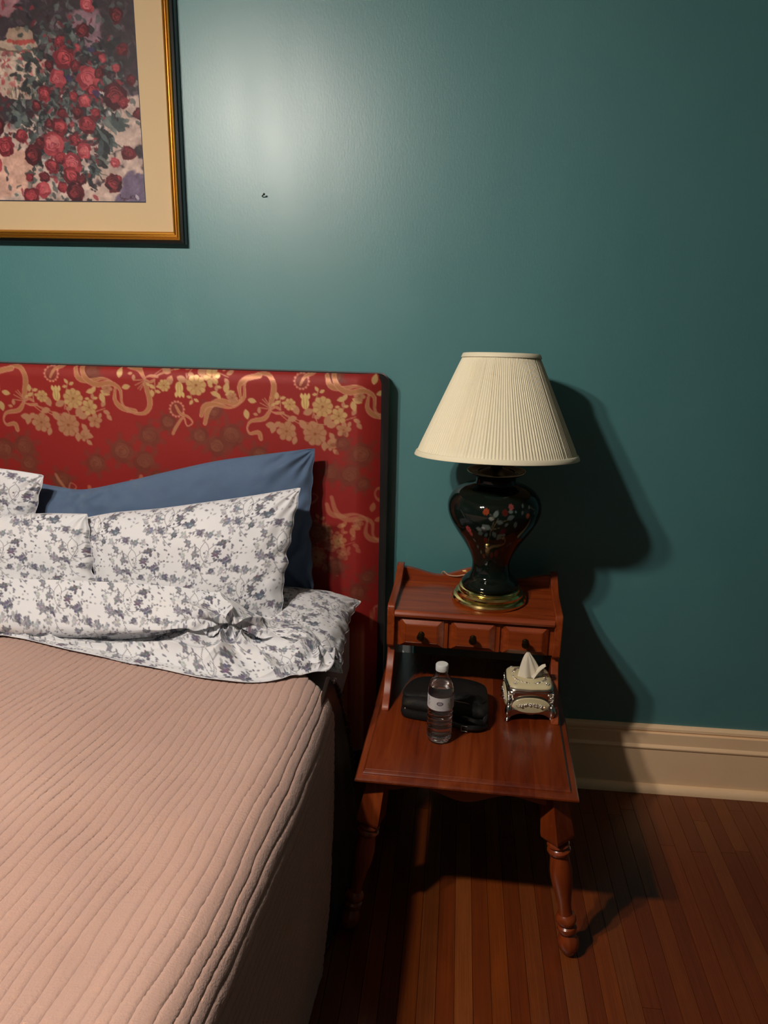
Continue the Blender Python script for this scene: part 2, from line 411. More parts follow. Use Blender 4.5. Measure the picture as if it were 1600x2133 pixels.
# ------------------------------------------------------------------ ceiling light above the bed (gives the room its light)
lx, ly, lz = LIGHT_POS
cl = thing('ceiling_light', 'brass two-bulb ceiling light hanging above the bed', 'ceiling light', (lx, ly, RZ))
MB().lathe([(.005, 0), (.075, 0), (.075, -.008), (.05, -.022), (.018, -.03), (.008, -.03)], 32).build('canopy', 'brass', cl)
MB().lathe([(.008, -.028), (.008, lz-RZ+.10)], 12).build('stem', 'brass', cl)
MB().tube([(-.1, 0, lz-RZ+.075), (-.08, 0, lz-RZ+.1), (0, 0, lz-RZ+.105), (.08, 0, lz-RZ+.1), (.1, 0, lz-RZ+.075)], .007, 10).build('arm', 'brass', cl)
for sx in (-.1, .1):
    b = MB().lathe([(.014, .08), (.02, .075), (.022, .05), (.03, .048), (.06, .016), (.064, -.002), (.062, -.002), (.058, .014), (.028, .045), (.01, .045)], 28, (0, 0, 0), cap=True).xf(Matrix.Translation((sx, 0, lz-RZ)) @ Matrix.Rotation(rad(0), 4, 'Y')).build('reflector', 'brass', cl)
    MB().sphere((sx, 0, lz-RZ), .04, 24, 16).build('bulb', 'bulb', cl)

# ------------------------------------------------------------------ framed picture
pic = thing('framed_picture', 'gold and black framed print of red roses spilling beside a jar', 'picture', (-1.27, 0, 1.62))
PO = np.array([-1.27, 0, 1.62])
PX1, PZ0 = -.7725, 1.639; PX0, PZ1 = -1.77, 2.435
def rail(w0, w1, y0, ymid, y1):
    """mitred moulding on all four sides between the insets w0 and w1; list of (inset, depth) profile loops"""
    return w0, w1
def mitred(prof, side):
    m = MB(); L = []
    for ins, y in prof:
        x0, x1, z0, z1 = PX0+ins, PX1-ins, PZ0+ins, PZ1-ins
        seg = {'b': ((x0, y, z0), (x1, y, z0)), 't': ((x1, y, z1), (x0, y, z1)), 'r': ((x1, y, z0), (x1, y, z1)), 'l': ((x0, y, z1), (x0, y, z0))}[side]
        L.append([np.array(q)-PO for q in seg])
    L = np.array(L)
    m.loft([L[:, 0], L[:, 1]]); return m
gold_prof = [(.0095, -.003), (.0095, -.036), (.011, -.040), (.0140, -.041), (.0160, -.038), (.0165, -.033), (.0178, -.033), (.0190, -.0375), (.0215, -.0375), (.0228, -.030), (.0240, -.030), (.0252, -.0345), (.0285, -.0335), (.0310, -.030), (.033, -.024), (.033, -.003)]
black_prof = [(0, -.001), (0, -.026), (.003, -.031), (.0095, -.033), (.0095, -.001)]
for sd in 'btrl':
    r = mitred(gold_prof, sd).build('frame_rail', 'gold_frame', pic, angle=30)
    mitred(black_prof, sd).build('frame_edge', 'black_frame', r, angle=30)
PRX1, PRZ0 = -.8845, 1.7505; PRX0, PRZ1 = -1.66, 2.325
def ringpanel(x0, x1, z0, z1, X0, X1, Z0, Z1, y, yb):
    m = MB(); P = lambda a, b, c: np.array((a, b, c))-PO
    out = [(X0, Z0), (X1, Z0), (X1, Z1), (X0, Z1)]; inn = [(x0, z0), (x1, z0), (x1, z1), (x0, z1)]
    m.loft([[P(a, yb, c) for a, c in out], [P(a, y, c) for a, c in out], [P(a, y, c) for a, c in inn], [P(a, yb, c) for a, c in inn]], cap=False); return m
ringpanel(PRX0-.0035, PRX1+.0035, PRZ0-.0035, PRZ1+.0035, PX0+.031, PX1-.031, PZ0+.031, PZ1-.031, -.018, -.010).build('mat_board', 'mat_board', pic, smooth=False)
ringpanel(PRX0, PRX1, PRZ0, PRZ1, PRX0-.006, PRX1+.006, PRZ0-.006, PRZ1+.006, -.0145, -.009).build('mat_liner', 'liner', pic, smooth=False)
# the print, painted stroke by stroke: raster of 1 px to about 1.17 mm, (303,420) of the photo is its lower right corner
KP = 855.0; pw, ph = int((PRX1-PRX0)*KP), int((PRZ1-PRZ0)*KP)
cv = Cv(pw, ph, (62, 50, 58)); R = random.Random(11)
def q(cx, cy):   # position in the zoomed crop of the picture -> raster (undoes the lean of the print's edge)
    px, py = cx/3.81, cy/3.81; px += (420-py)*.0655*min(1, max(0, px/300)) if True else 0
    return pw-(303-px)*1.0, ph-(420-py)*1.0
for k in range(1100):      # dark foliage strokes behind
    x, y = R.random()*pw, R.random()*ph; c = R.choice([(52, 40, 50), (84, 66, 76), (45, 48, 50), (108, 84, 96), (66, 70, 66), (86, 50, 64), (120, 96, 108)])
    cv.leaf(x, y, R.random()*6.3, 14+R.random()*22, 2+R.random()*4, c, .5)
def poly_cloth(pts, col, n=260, al=.55):
    P = [q(*p) for p in pts]; xs = [p[0] for p in P]; ys = [p[1] for p in P]
    def inside(x, y):
        r = False; j = len(P)-1
        for i in range(len(P)):
            if (P[i][1] > y) != (P[j][1] > y) and x < (P[j][0]-P[i][0])*(y-P[i][1])/(P[j][1]-P[i][1])+P[i][0]: r = not r
            j = i
        return r
    for _ in range(n*3):
        x, y = R.uniform(min(xs), max(xs)), R.uniform(min(ys), max(ys))
        if inside(x, y):
            d = R.uniform(-14, 14); cv.ell(x, y, 9+R.random()*9, 4+R.random()*5, -.5+R.uniform(-.4, .4), [c+d for c in col], al, 3)
poly_cloth([(-400, 1000), (0, 960), (200, 900), (500, 980), (900, 760), (1100, 760), (1150, 1600), (-400, 1640)], (206, 176, 162), 420, .75)
poly_cloth([(-400, 1250), (60, 1200), (120, 1500), (-400, 1600)], (222, 170, 148), 120, .8)
poly_cloth([(1000, 1380), (1150, 1400), (1150, 1600), (900, 1600)], (116, 98, 128), 60, .7)
poly_cloth([(560, 100), (760, 100), (760, 330), (600, 330)], (150, 112, 126), 60, .55)
poly_cloth([(-60, 0), (90, 0), (60, 80), (-60, 90)], (176, 120, 128), 30, .6)
# covered jar at the left
jx, jy = q(70, 560); s_ = 1/3.81
cv.ell(jx, jy, 300*s_, 210*s_, 0, (190, 158, 140)); cv.ell(jx-20*s_, jy-20*s_, 250*s_, 170*s_, 0, (212, 184, 164), .8, 20); cv.ell(*q(80, 350), 190*s_, 50*s_, 0, (120, 96, 78)); cv.ell(*q(85, 335), 185*s_, 44*s_, 0, (190, 164, 142))
cv.ell(*q(110, 270), 125*s_, 75*s_, 0, (176, 146, 124)); cv.ell(*q(100, 205), 18*s_, 22*s_, 0, (130, 110, 90))
for k in range(150):
    a = R.random()*6.3; rr = math.sqrt(R.random()); cx, cy = 70+260*rr*math.cos(a), 560+180*rr*math.sin(a)
    cv.ell(*q(cx, cy), 2+R.random()*5, 2+R.random()*4, R.random()*3, R.choice([(196, 60, 70), (210, 100, 100), (110, 110, 96), (226, 206, 184), (150, 60, 70), (226, 206, 184)]), .7)
for k in range(16): cv.line([q(-40+k*17, 660+R.random()*20), q(-45+k*17, 730+R.random()*20)], 2.2, R.choice([(70, 70, 60), (120, 100, 80), (210, 190, 170)]), .8)
for a in range(7): cv.ell(*q(20+a*32, 325-abs(a-3)*5), 5, 5, 0, (186, 62, 56), .9)
# leaves and stems
for k in range(360):
    t = R.random(); cx = 60+R.random()*900*(1-.15*t); cy = 250+R.random()*1180
    if cx > 700 and cy > 1050: continue
    c = R.choice([(52, 58, 58), (38, 40, 44), (84, 98, 96), (110, 122, 118), (62, 72, 70), (44, 44, 52)])
    x, y = q(cx, cy); cv.leaf(x, y, R.random()*6.3, 14+R.random()*20, 3.5+R.random()*4, c, .85)
for cx, cy, a, L in ((330, 840, 1.7, 130), (400, 820, 1.2, 120), (500, 780, 1.4, 140), (640, 840, .3, 110), (290, 860, 2.1, 120), (860, 950, .2, 140), (800, 1040, 1.2, 150), (470, 1080, 1.6, 150), (690, 1250, .2, 140), (640, 1300, .8, 120), (360, 300, 1.2, 110), (470, 220, -.3, 90), (340, 270, 2.6, 80), (640, 440, -1.2, 70), (100, 850, 3.0, 130), (60, 900, 2.6, 140), (760, 880, .6, 160), (700, 980, .9, 190), (760, 1080, 1.4, 160)):
    for d in (-.35, 0, .35): x, y = q(cx, cy); cv.leaf(x, y, a+d, L*s_*(1.1-.3*abs(d)), 8, R.choice([(92, 106, 106), (70, 82, 84), (42, 46, 50), (112, 120, 116)]), .95)
for pts in (((860, 1100), (960, 1170), (1010, 1200)), ((700, 1180), (850, 1200), (880, 1260)), ((700, 1350), (790, 1380), (860, 1400)), ((180, 980), (260, 930), (330, 900)), ((0, 1000), (120, 960)), ((130, 1300), (110, 1450), (80, 1500))):
    cv.line([q(*p) for p in pts], 1.6, (60, 66, 64), .9)
red = ((84, 16, 30), (160, 36, 50), (206, 72, 80)); drk = ((58, 16, 28), (112, 26, 38), (160, 48, 56)); pnk = ((140, 34, 50), (198, 66, 78), (226, 118, 120))
for k in range(900):      # thick dabs between the blooms
    cx, cy = R.gauss(430, 300), R.gauss(820, 420)
    if cx > 640+R.random()*200 and cy > 980: continue
    if ((cx-60)/250)**2+((cy-480)/320)**2 < 1: continue
    x, y = q(cx, cy); cv.leaf(x, y, R.random()*6.3, 7+R.random()*16, 2+R.random()*4, R.choice([(40, 38, 44), (48, 52, 54), (70, 80, 80), (96, 108, 104), (110, 30, 42), (150, 44, 56), (58, 30, 40), (84, 92, 92), (34, 34, 42), (140, 130, 130)]), .8)
for i, (cx, cy, r, c) in enumerate(((470, 440, 95, red), (660, 600, 105, pnk), (440, 310, 45, red), (590, 355, 28, pnk), (405, 600, 75, pnk), (275, 720, 66, red), (530, 740, 40, red), (620, 780, 55, pnk), (680, 40, 60, pnk), (915, 120, 65, drk),
    (790, 445, 36, pnk), (900, 525, 36, pnk), (960, 380, 55, drk), (890, 740, 110, drk), (960, 790, 50, red), (640, 970, 80, red), (390, 990, 75, red), (320, 1130, 105, pnk), (130, 1220, 85, drk), (600, 1180, 70, pnk), (300, 1310, 65, red),
    (480, 1290, 95, pnk), (470, 1390, 80, red), (500, 1530, 85, drk), (1000, 1200, 66, drk), (870, 1280, 46, pnk), (860, 1450, 85, drk), (915, 1410, 30, red), (200, 1510, 70, pnk), (80, 1560, 80, red), (40, 1060, 60, red), (1090, 880, 50, drk), (1030, 620, 45, drk), (640, 230, 60, drk), (300, 960, 40, drk), (80, 1400, 40, red),
    (560, 500, 50, drk), (700, 700, 60, red), (560, 870, 50, drk), (420, 880, 45, drk), (720, 880, 50, red), (200, 820, 50, drk), (520, 1090, 55, red), (200, 1120, 50, drk), (380, 1240, 55, red), (220, 1400, 50, drk), (380, 1480, 50, red), (560, 1430, 45, drk), (340, 500, 45, drk), (760, 560, 50, drk), (-120, 1150, 90, red), (-260, 1300, 90, pnk), (-180, 980, 80, drk), (-380, 1100, 85, red), (-520, 1250, 80, red), (-420, 820, 70, pnk), (-600, 980, 80, drk), (-330, 500, 70, red), (-560, 620, 80, pnk))):
    x, y = q(cx, cy); cv.rose(x, y, r*s_*1.05, c, 1, i)
for cx, cy in ((500, 600), (700, 380), (730, 720)): cv.ell(*q(cx, cy), 9, 7, .4, (58, 52, 100), .8)
for cx, cy in ((840, 850), (730, 960), (600, 1320), (450, 735), (790, 700), (750, 700), (480, 1030), (250, 1250), (110, 1070)): cv.leaf(*q(cx, cy), R.random()*3, 12, 2.5, (206, 196, 190), .9)
# the painter's small signature, low at the right
sg = [(920, 1545), (925, 1585), (930, 1570), (938, 1568), (938, 1580), (948, 1570), (950, 1582), (960, 1568), (962, 1590), (955, 1596), (968, 1568), (975, 1580), (985, 1570), (990, 1582), (1000, 1568), (1003, 1582), (1015, 1550), (1018, 1582)]
cv.line([q(*p) for p in sg], 1.2, (70, 30, 40), .9)
cv.line([q(1032+11*math.cos(t), 1566+13*math.sin(t)) for t in np.linspace(0, 6.3, 10)], 1.2, (70, 40, 60), .9)
cv.line([q(*p) for p in ((1048, 1553), (1062, 1555), (1052, 1565), (1062, 1572), (1048, 1582))], 1.2, (70, 40, 60), .9)
cv.ell(*q(1078, 1566), 4.2, 5, 0, (196, 184, 200), .9)
xs = np.concatenate([np.linspace(PRX0-.003, -1.3, 70, endpoint=False), np.arange(-1.3, PRX1, .0017), [PRX1+.003]]); zs = np.concatenate([np.arange(PRZ0-.003, 2.27, .0017), np.linspace(2.27, PRZ1+.003, 20)])
X, Z = np.meshgrid(xs, zs, indexing='ij'); Pg = np.stack([X, X*0-.010, Z], -1)-PO
jx_, jy_ = (X-PRX0)*KP, (PRZ1-Z)*KP
c = cv.sample(jx_+5*vnoise(jx_/8, jy_/8, 2)+1.5*vnoise(jx_/3, jy_/3, 5), jy_+5*vnoise(jx_/8, jy_/8, 8)+1.5*vnoise(jx_/3, jy_/3, 9))
g_ = c[..., :3].mean(-1, keepdims=True); c[..., :3] = np.clip((c[..., :3]*.86+g_*.14)*(1+.22*vnoise(jx_/4, jy_/4, 11)+.4*vnoise(jx_/14, jy_/14, 12))[..., None], 0, 1); c[..., 3] = 1
MB().grid(Pg, col=c, flip=True).build('print', 'print', pic, angle=None)
MB().box(PX0+.02-PO[0], PX1-.02-PO[0], -.008, -.002, PZ0+.02-PO[2], PZ1-.02-PO[2]).build('backing_board', 'liner', pic, smooth=False)
# a nail left in the wall
nl = thing('wall_nail', 'small bent dark nail left in the teal wall right of the picture', 'nail', (-.557, 0, 1.768))
MB().tube([(0, .004, 0), (0, -.006, 0), (.002, -.011, .001), (.007, -.014, .004)], .0014, 8).build('shank', 'nail', nl)
MB().sphere((.0075, -.0145, .0045), .003, 10, 6, (1, .6, 1)).build('head', 'nail', nl)

# ------------------------------------------------------------------ bed with upholstered headboard
bed = thing('bed', 'bed with tall red and gold damask headboard against the teal wall', 'bed', (-.98, -.06, 0))
BO = np.array([-.98, -.06, 0]); HX0, HX1, HZ0, HZ1, HYF, HYB = -1.765, -.195, .12, 1.303, -.100, -.025
KH = 640.0; hw, hh = int((HX1-HX0)*KH), int(.78*KH)
RED = (152, 26, 21)
hc = Cv(hw, hh, RED+(0,))
def hb(px, py):
    p = at(px, py, -.098); return (p[0]-HX0)*KH, (HZ1-p[2])*KH
def cropA(cx, cy): return hb(400+cx*.2625, 740+cy*.2625)
sA = .2625*.00129*KH   # raster px per crop px
T0 = cropA(900, 370)
GOLD = (224, 182, 124, 1.); GOLDD = (200, 142, 106, .75); GOLDL = (240, 206, 136, 1.); EDGE = (238, 178, 146, .9); DIM = (128, 60, 42, .3); DIMD = (96, 30, 18, .2)
def bouquet(tx, ty, fy=1, al=1.0):
    def P(cx, cy): return tx+(cx-900)*sA, ty+fy*(cy-370)*sA
    def ribbon(pts, wd):
        S = spline([P(*p) for p in pts], 60); n = len(S); W = wd*sA*(.75+.35*np.sin(np.linspace(0, 9, n)))
        hc.line(S[::2], W[::2], EDGE, al*.85); hc.line(S[::2], np.maximum(W[::2]-2.2, .6), (190, 124, 78, .8), al*.85)
    ribbon([(40, 580), (80, 450), (170, 385), (300, 402), (385, 350), (392, 240), (440, 180), (520, 150), (600, 165), (640, 240), (625, 340), (605, 420)], 44)
    ribbon([(600, 455), (550, 520), (440, 545), (405, 600), (425, 650), (500, 640), (520, 700)], 36)
    ribbon([(1078, 150), (1110, 230), (1200, 252), (1330, 228), (1420, 280), (1412, 400), (1470, 470), (1600, 500)], 44)
    ribbon([(690, 440), (650, 420), (610, 450), (650, 470), (720, 465)], 22)
    for (a, b) in (((620, 440), (520, 390)), ((620, 440), (540, 360)), ((620, 440), (510, 430)), ((620, 440), (560, 350)), ((700, 470), (860, 560)), ((690, 480), (800, 570)), ((680, 460), (880, 540)), ((880, 540), (1130, 560)), ((1000, 540), (960, 430)), ((905, 470), (905, 420)), ((1180, 530), (1320, 480)), ((690, 440), (690, 330)), ((960, 500), (1010, 260)), ((1130, 560), (1230, 400))):
        hc.line([P(*a), P(*b)], 8*sA, GOLDD, al)
    for cx, cy, a, L in ((640, 400, -.6, 55), (660, 360, -1.5, 60), (690, 350, -.3, 45), (700, 380, .3, 40), (650, 390, 2.6, 40), (560, 570, .1, 90), (640, 560, 1.9, 80), (690, 540, 2.4, 70), (840, 480, -2.0, 90), (880, 470, -.4, 90), (850, 520, .9, 95), (830, 500, 2.8, 80), (1060, 560, -1.0, 100), (1080, 570, -.4, 90), (1100, 620, .9, 70), (1090, 700, .3, 100), (1080, 720, -.5, 90), (1060, 690, 1.6, 80),
                         (1010, 280, -2.2, 45), (1020, 290, -.5, 45), (1000, 300, 2.9, 40), (1215, 410, -1.5, 50), (1220, 400, -.2, 40), (1190, 400, 3.0, 40), (1290, 470, -1.0, 60), (1300, 500, .4, 60), (1330, 530, .9, 60), (1280, 520, 2.0, 50), (970, 500, -.3, 60), (980, 530, 2.6, 60), (820, 660, 1.9, 70), (1130, 760, .7, 60), (510, 480, -1.6, 50), (500, 490, 3.3, 40), (1240, 330, 2.9, 70), (1290, 330, .4, 80), (1290, 350, 1.3, 80), (1460, 220, -1.4, 80), (1480, 300, -.2, 70), (1250, 300, 2.3, 60)):
        x, y = P(cx, cy); hc.leaf(x, y, a*fy, L*1.12*sA, L*.32*sA, GOLDD if cy > 400 else GOLD, al)
    for cx, cy, r, g, n in ((740, 620, 78, GOLDD, 7), (980, 635, 92, GOLDD, 9), (1045, 405, 80, GOLD, 9), (1180, 478, 66, GOLD, 6), (1220, 592, 60, GOLDD, 5), (770, 395, 48, GOLD, 8), (1350, 310, 45, GOLDD, 6), (1110, 730, 40, GOLDD, 5)):
        x, y = P(cx, cy); hc.flower(x, y, r*1.08*sA, g, (150, 80, 40, .5), n, al, cx)
    x, y = P(900, 380); hc.ell(x, y, 34*sA, 50*sA, 0, GOLDL, al)
    for d in (-24, 0, 24): xx, yy = P(900+d, 350); hc.leaf(xx, yy, (-1.57+d*.006)*fy, 56*sA, 14*sA, GOLDL, al)
    for d in (-14, 14): hc.line([P(900+d, 340), P(900+d*.5, 420)], 1, (160, 100, 44, .7), al*.7)
    # tasselled bow
    x, y = P(870, 200); hc.ell(x, y, 62*sA, 66*sA, 0, EDGE, al*.5); hc.ell(x, y, 50*sA, 54*sA, 0, (130, 40, 26, .3), al*.8)
    for k in range(14): a = 2*PI*k/14; hc.ell(x+62*sA*math.cos(a), y+66*sA*math.sin(a), 9*sA, 9*sA, 0, EDGE, al*.7)
    ribbon([(860, 230), (900, 160), (960, 140), (1000, 90), (950, 60), (920, 130), (850, 40), (820, -20)], 24)
def dimroses(pts, al=1.):
    for i, (px, py, r) in enumerate(pts):
        x, y = hb(px, py); rr = r*1.15*.00129*KH
        for k in range(7): a = k*.9+i; hc.leaf(x+math.cos(a)*rr*.8, y+math.sin(a)*rr*.8, a+.4, rr*.8, rr*.26, DIM, al*.55)
        hc.rose(x, y, rr, ((116, 46, 32, .2), (130, 64, 46, .3), (146, 84, 60, .4)), al*.7, i)
dimroses([(255, 940, 26), (300, 962, 24), (312, 908, 24), (200, 965, 22), (52, 930, 24), (10, 935, 24), (62, 965, 20), (482, 908, 26), (452, 930, 22), (416, 908, 20), (445, 855, 20), (190, 775, 18), (700, 785, 16), (350, 880, 18), (130, 1000, 22), (540, 950, 22), (60, 1010, 20), (330, 1000, 22)])
P_ = .2625*518*.00129*1.0; per = (T0[0]-hb(118, 821)[0]); vper = hb(750, 1067)[1]-hb(749, 800)[1]
TB = hb(374, 810)
for i in (-2, -1, 0, 1):
    for j in (0, 1, 2):
        bouquet(T0[0]+i*per, T0[1]+j*vper, 1, 1. if j == 0 else .55)  # lower repeats painted fainter, for gold sheen that fades downward
        bouquet(TB[0]+i*per, TB[1]+j*vper, -1, 1. if j == 0 else .55)
dimroses([(752, 948, 26), (728, 990, 24), (715, 925, 16), (755, 1010, 16), (690, 985, 20), (745, 1235, 22), (765, 1205, 18), (700, 1180, 20), (660, 1110, 22)], .9)
def hbz(z): return (HZ1-z)*KH
# front face with padded round-over at the right, left and top; grid dense where it shows
uu = np.concatenate([np.linspace(HX0, -1.36, 60, endpoint=False), np.arange(-1.36, HX1, .0023), [HX1]]); zz = np.concatenate([np.linspace(HZ0, .60, 12, endpoint=False), np.arange(.60, HZ1, .0023), [HZ1]])
X, Z = np.meshgrid(uu, zz, indexing='ij')
ex = np.minimum(HX1-X, X-HX0); ez = HZ1-Z; rx_, rz_ = .085, .035
def rnd_(d, r): d = np.clip(d, 0, r); return r-np.sqrt(np.maximum(r*r-(r-d)**2, 0))
Y = HYF+np.minimum(.050*np.clip(1-ex/.085, 0, 1)**1.5+rnd_(ez, rz_)*.6, .052)+.0015*fbm(X*6, Z*6, 3)
# rounded upper corners: pull the corner in
cr = .028; dx = np.clip(cr-ex, 0, cr); dz = np.clip(cr-ez, 0, cr); dd = np.hypot(dx, dz); f = np.where(dd > cr, (dd-cr), 0)
XX = X-np.sign(X+.98)*f*dx/np.maximum(dd, 1e-6); ZZ = Z-f*dz/np.maximum(dd, 1e-6)
c = hc.sample((X-HX0)*KH, (HZ1-Z)*KH)
MB().grid(np.stack([XX, Y, ZZ], -1)-BO, col=c, flip=True).build('headboard_front', 'damask', bed, angle=None, label='red damask upholstery woven with gold roses and ribbons')
n = 90; outl = [(HX0, HZ0), (HX1, HZ0)]+[(HX1-cr+cr*math.cos(t), HZ1-cr+cr*math.sin(t)) for t in np.linspace(0, PI/2, 10)]+[(HX0+cr+cr*math.cos(t), HZ1-cr+cr*math.sin(t)) for t in np.linspace(PI/2, PI, 10)]
mb = MB(); mb.loft([[np.array((a, HYB, b))-BO for a, b in outl], [np.array((a, -.057, b))-BO for a, b in outl], [np.array((-.98+(a+.98)*.985, -.066, b-.008 if b > .5 else b))-BO for a, b in outl]]); mb.build('headboard_side', 'headboard_shaded', bed, angle=30, label='side and back of the headboard, coloured near black for shade')
for lx_ in (HX0+.06, HX1-.10): MB().box(lx_-BO[0], lx_+.04-BO[0], -.03-BO[1], -.055-BO[1]+.0, 0, .16).build('leg', 'headboard_shaded', bed, smooth=False)
MB().box(-1.69-BO[0], -.31-BO[0], -2.12-BO[1], -.11-BO[1], .16, .22).build('side_rail_frame', 'dark_metal', bed, bevel=.004)
MB().box(-1.64-BO[0], -.328-BO[0], -2.1-BO[1], -.115-BO[1], .222, .40).build('box_spring', 'grey_sheet', bed, bevel=.02, seg=3)
for lx_ in (-1.62, -.40):
    for ly_ in (-.35, -2.0): MB().lathe([(.022, 0), (.025, .02), (.02, .16)], 16, (lx_-BO[0], ly_-BO[1], 0)).build('leg', 'dark_metal', bed)
# mattress
mt = tag(recentre(MB().prism([(-1.65, -2.11), (-.33, -2.11), (-.33, -1.0), (-.288, -.75), (-.288, -.112), (-1.65, -.112)], .402, .592, 'z').build('mattress', 'grey_sheet', bevel=.04, seg=5)), 'mattress with pale sheet seen below the flat floral pillow', 'mattress')

# ------------------------------------------------------------------ blue and white floral cotton
TW, THH = 420, 460            # raster of one repeat, .19 x .208 m
KT = TW/.19
def floral_tile():
    t = Cv(TW, THH, (240, 240, 243), wrap=True); R = random.Random(5)
    dk = (102, 102, 116); md = (134, 134, 146); lt = (178, 179, 185); vn = (120, 120, 130)
    def leaves(pts, L, col, step=3, ph=0):
        for i in range(ph, len(pts)-1, step):
            d = pts[i+1]-pts[i]; a = math.atan2(d[1], d[0]); sd = 1 if (i//step) % 2 else -1
            t.leaf(*pts[i], a+sd*(.7+R.random()*.3), L*(.8+.4*R.random()), L*.25, R.choice(col), .95)
    def vine(pts, wd=2.8): S_ = spline(pts, 34); t.line(S_, wd, vn); return S_
    for ox, oy in ((105, 115), (315, 345)):
        a = vine([(ox, oy-62), (ox+22, oy-30), (ox+24, oy), (ox+8, oy+40), (ox-10, oy+66), (ox-26, oy+110), (ox-6, oy+150), (ox+20, oy+180)]); leaves(a[18:], 22, [md, lt])
        b = vine([(ox+2, oy-54), (ox-22, oy-20), (ox-20, oy+20), (ox+2, oy+58), (ox+44, oy+66), (ox+88, oy+50), (ox+130, oy+66), (ox+160, oy+40)]); leaves(b[14:], 20, [dk, md, lt])
        c = vine([(ox, oy-60), (ox+8, oy-92), (ox-22, oy-118), (ox-64, oy-122), (ox-100, oy-96)]); leaves(c[6:], 20, [lt, md])
        d = vine([(ox-14, oy+80), (ox-60, oy+70), (ox-100, oy+90), (ox-130, oy+60)]); leaves(d[4:], 20, [lt, lt, md])
        e = vine([(ox+26, oy-10), (ox+70, oy-36), (ox+112, oy-30), (ox+150, oy-60)]); leaves(e[6:], 20, [lt, lt, md])
        f = vine([(ox-22, oy-10), (ox-60, oy-40), (ox-110, oy-20), (ox-150, oy-40)]); leaves(f[6:], 18, [lt, lt, md])
        vine([(ox+4, oy+58), (ox+26, oy+20), (ox+12, oy-6), (ox+2, oy+30)], 1.8)
        for k in range(9): a_ = .3+k*.36; t.leaf(ox+92+math.cos(a_)*36, oy+20+math.sin(a_)*32, a_+.4, 20, 5.4, dk if k % 2 else md)
    fl = []
    for ox, oy in ((105, 115), (315, 345)):
        fl += [(ox+64, oy+16, 24, dk), (ox+118, oy+66, 25, dk), (ox-58, oy+6, 23, md), (ox-40, oy+78, 22, dk), (ox+30, oy-92, 22, md), (ox-98, oy+66, 25, md), (ox+104, oy-38, 24, dk), (ox+38, oy+112, 21, dk), (ox-30, oy-112, 22, dk), (ox-92, oy-62, 20, md), (ox+78, oy-86, 18, lt), (ox-66, oy+122, 19, lt), (ox+92, oy+122, 19, lt), (ox-126, oy+6, 18, lt)]
    for x, y, r, c in fl:
        for k in range(5): a = R.random()*6.3; t.leaf(x+math.cos(a)*r*.6, y+math.sin(a)*r*.6, a+.3, r*.95, r*.27, R.choice([md, lt, lt, c]), .95)
        for k in range(6): a = k*1.047+R.random()*.4; t.ell(x+math.cos(a)*r*.46, y+math.sin(a)*r*.46, r*.40, r*.32, a, [v+R.uniform(-8, 22) for v in c], .95)
        for k in range(5): a = R.random()*6.3; t.line([(x+math.cos(a)*r*.15, y+math.sin(a)*r*.15), (x+math.cos(a)*r*.75, y+math.sin(a)*r*.75)], 1.8, [min(225, v+52) for v in c], .6)
        t.ell(x, y, r*.2, r*.2, 0, [min(225, v+45) for v in c], .7)
    for k in range(120):
        x, y = R.random()*TW, R.random()*THH; t.leaf(x, y, R.random()*6.3, 15+R.random()*9, 4.6, R.choice([lt, lt, md]), .85)
    for k in range(26): t.ell(R.random()*TW, R.random()*THH, 5, 5.6, 0, R.choice([md, dk]))
    return t
TILE = floral_tile()
def floral(u, v):
    """u, v in metres along the cloth"""
    c = TILE.sample(u*KT, v*KT); c[..., 3] = 1; return c
def arclen(P):
    """cloth coordinates of a grid of points: distance along rows and columns"""
    du = np.linalg.norm(np.diff(P, axis=0), axis=2).mean(1); u = np.concatenate([[0], np.cumsum(du)])
    dv = np.linalg.norm(np.diff(P, axis=1), axis=2).mean(0); v = np.concatenate([[0], np.cumsum(dv)])
    return np.meshgrid(u, v, indexing='ij')
def normals(P):
    a = np.gradient(P, axis=0); b = np.gradient(P, axis=1); n = np.cross(a, b); return n/(np.linalg.norm(n, axis=2)[..., None]+1e-12)
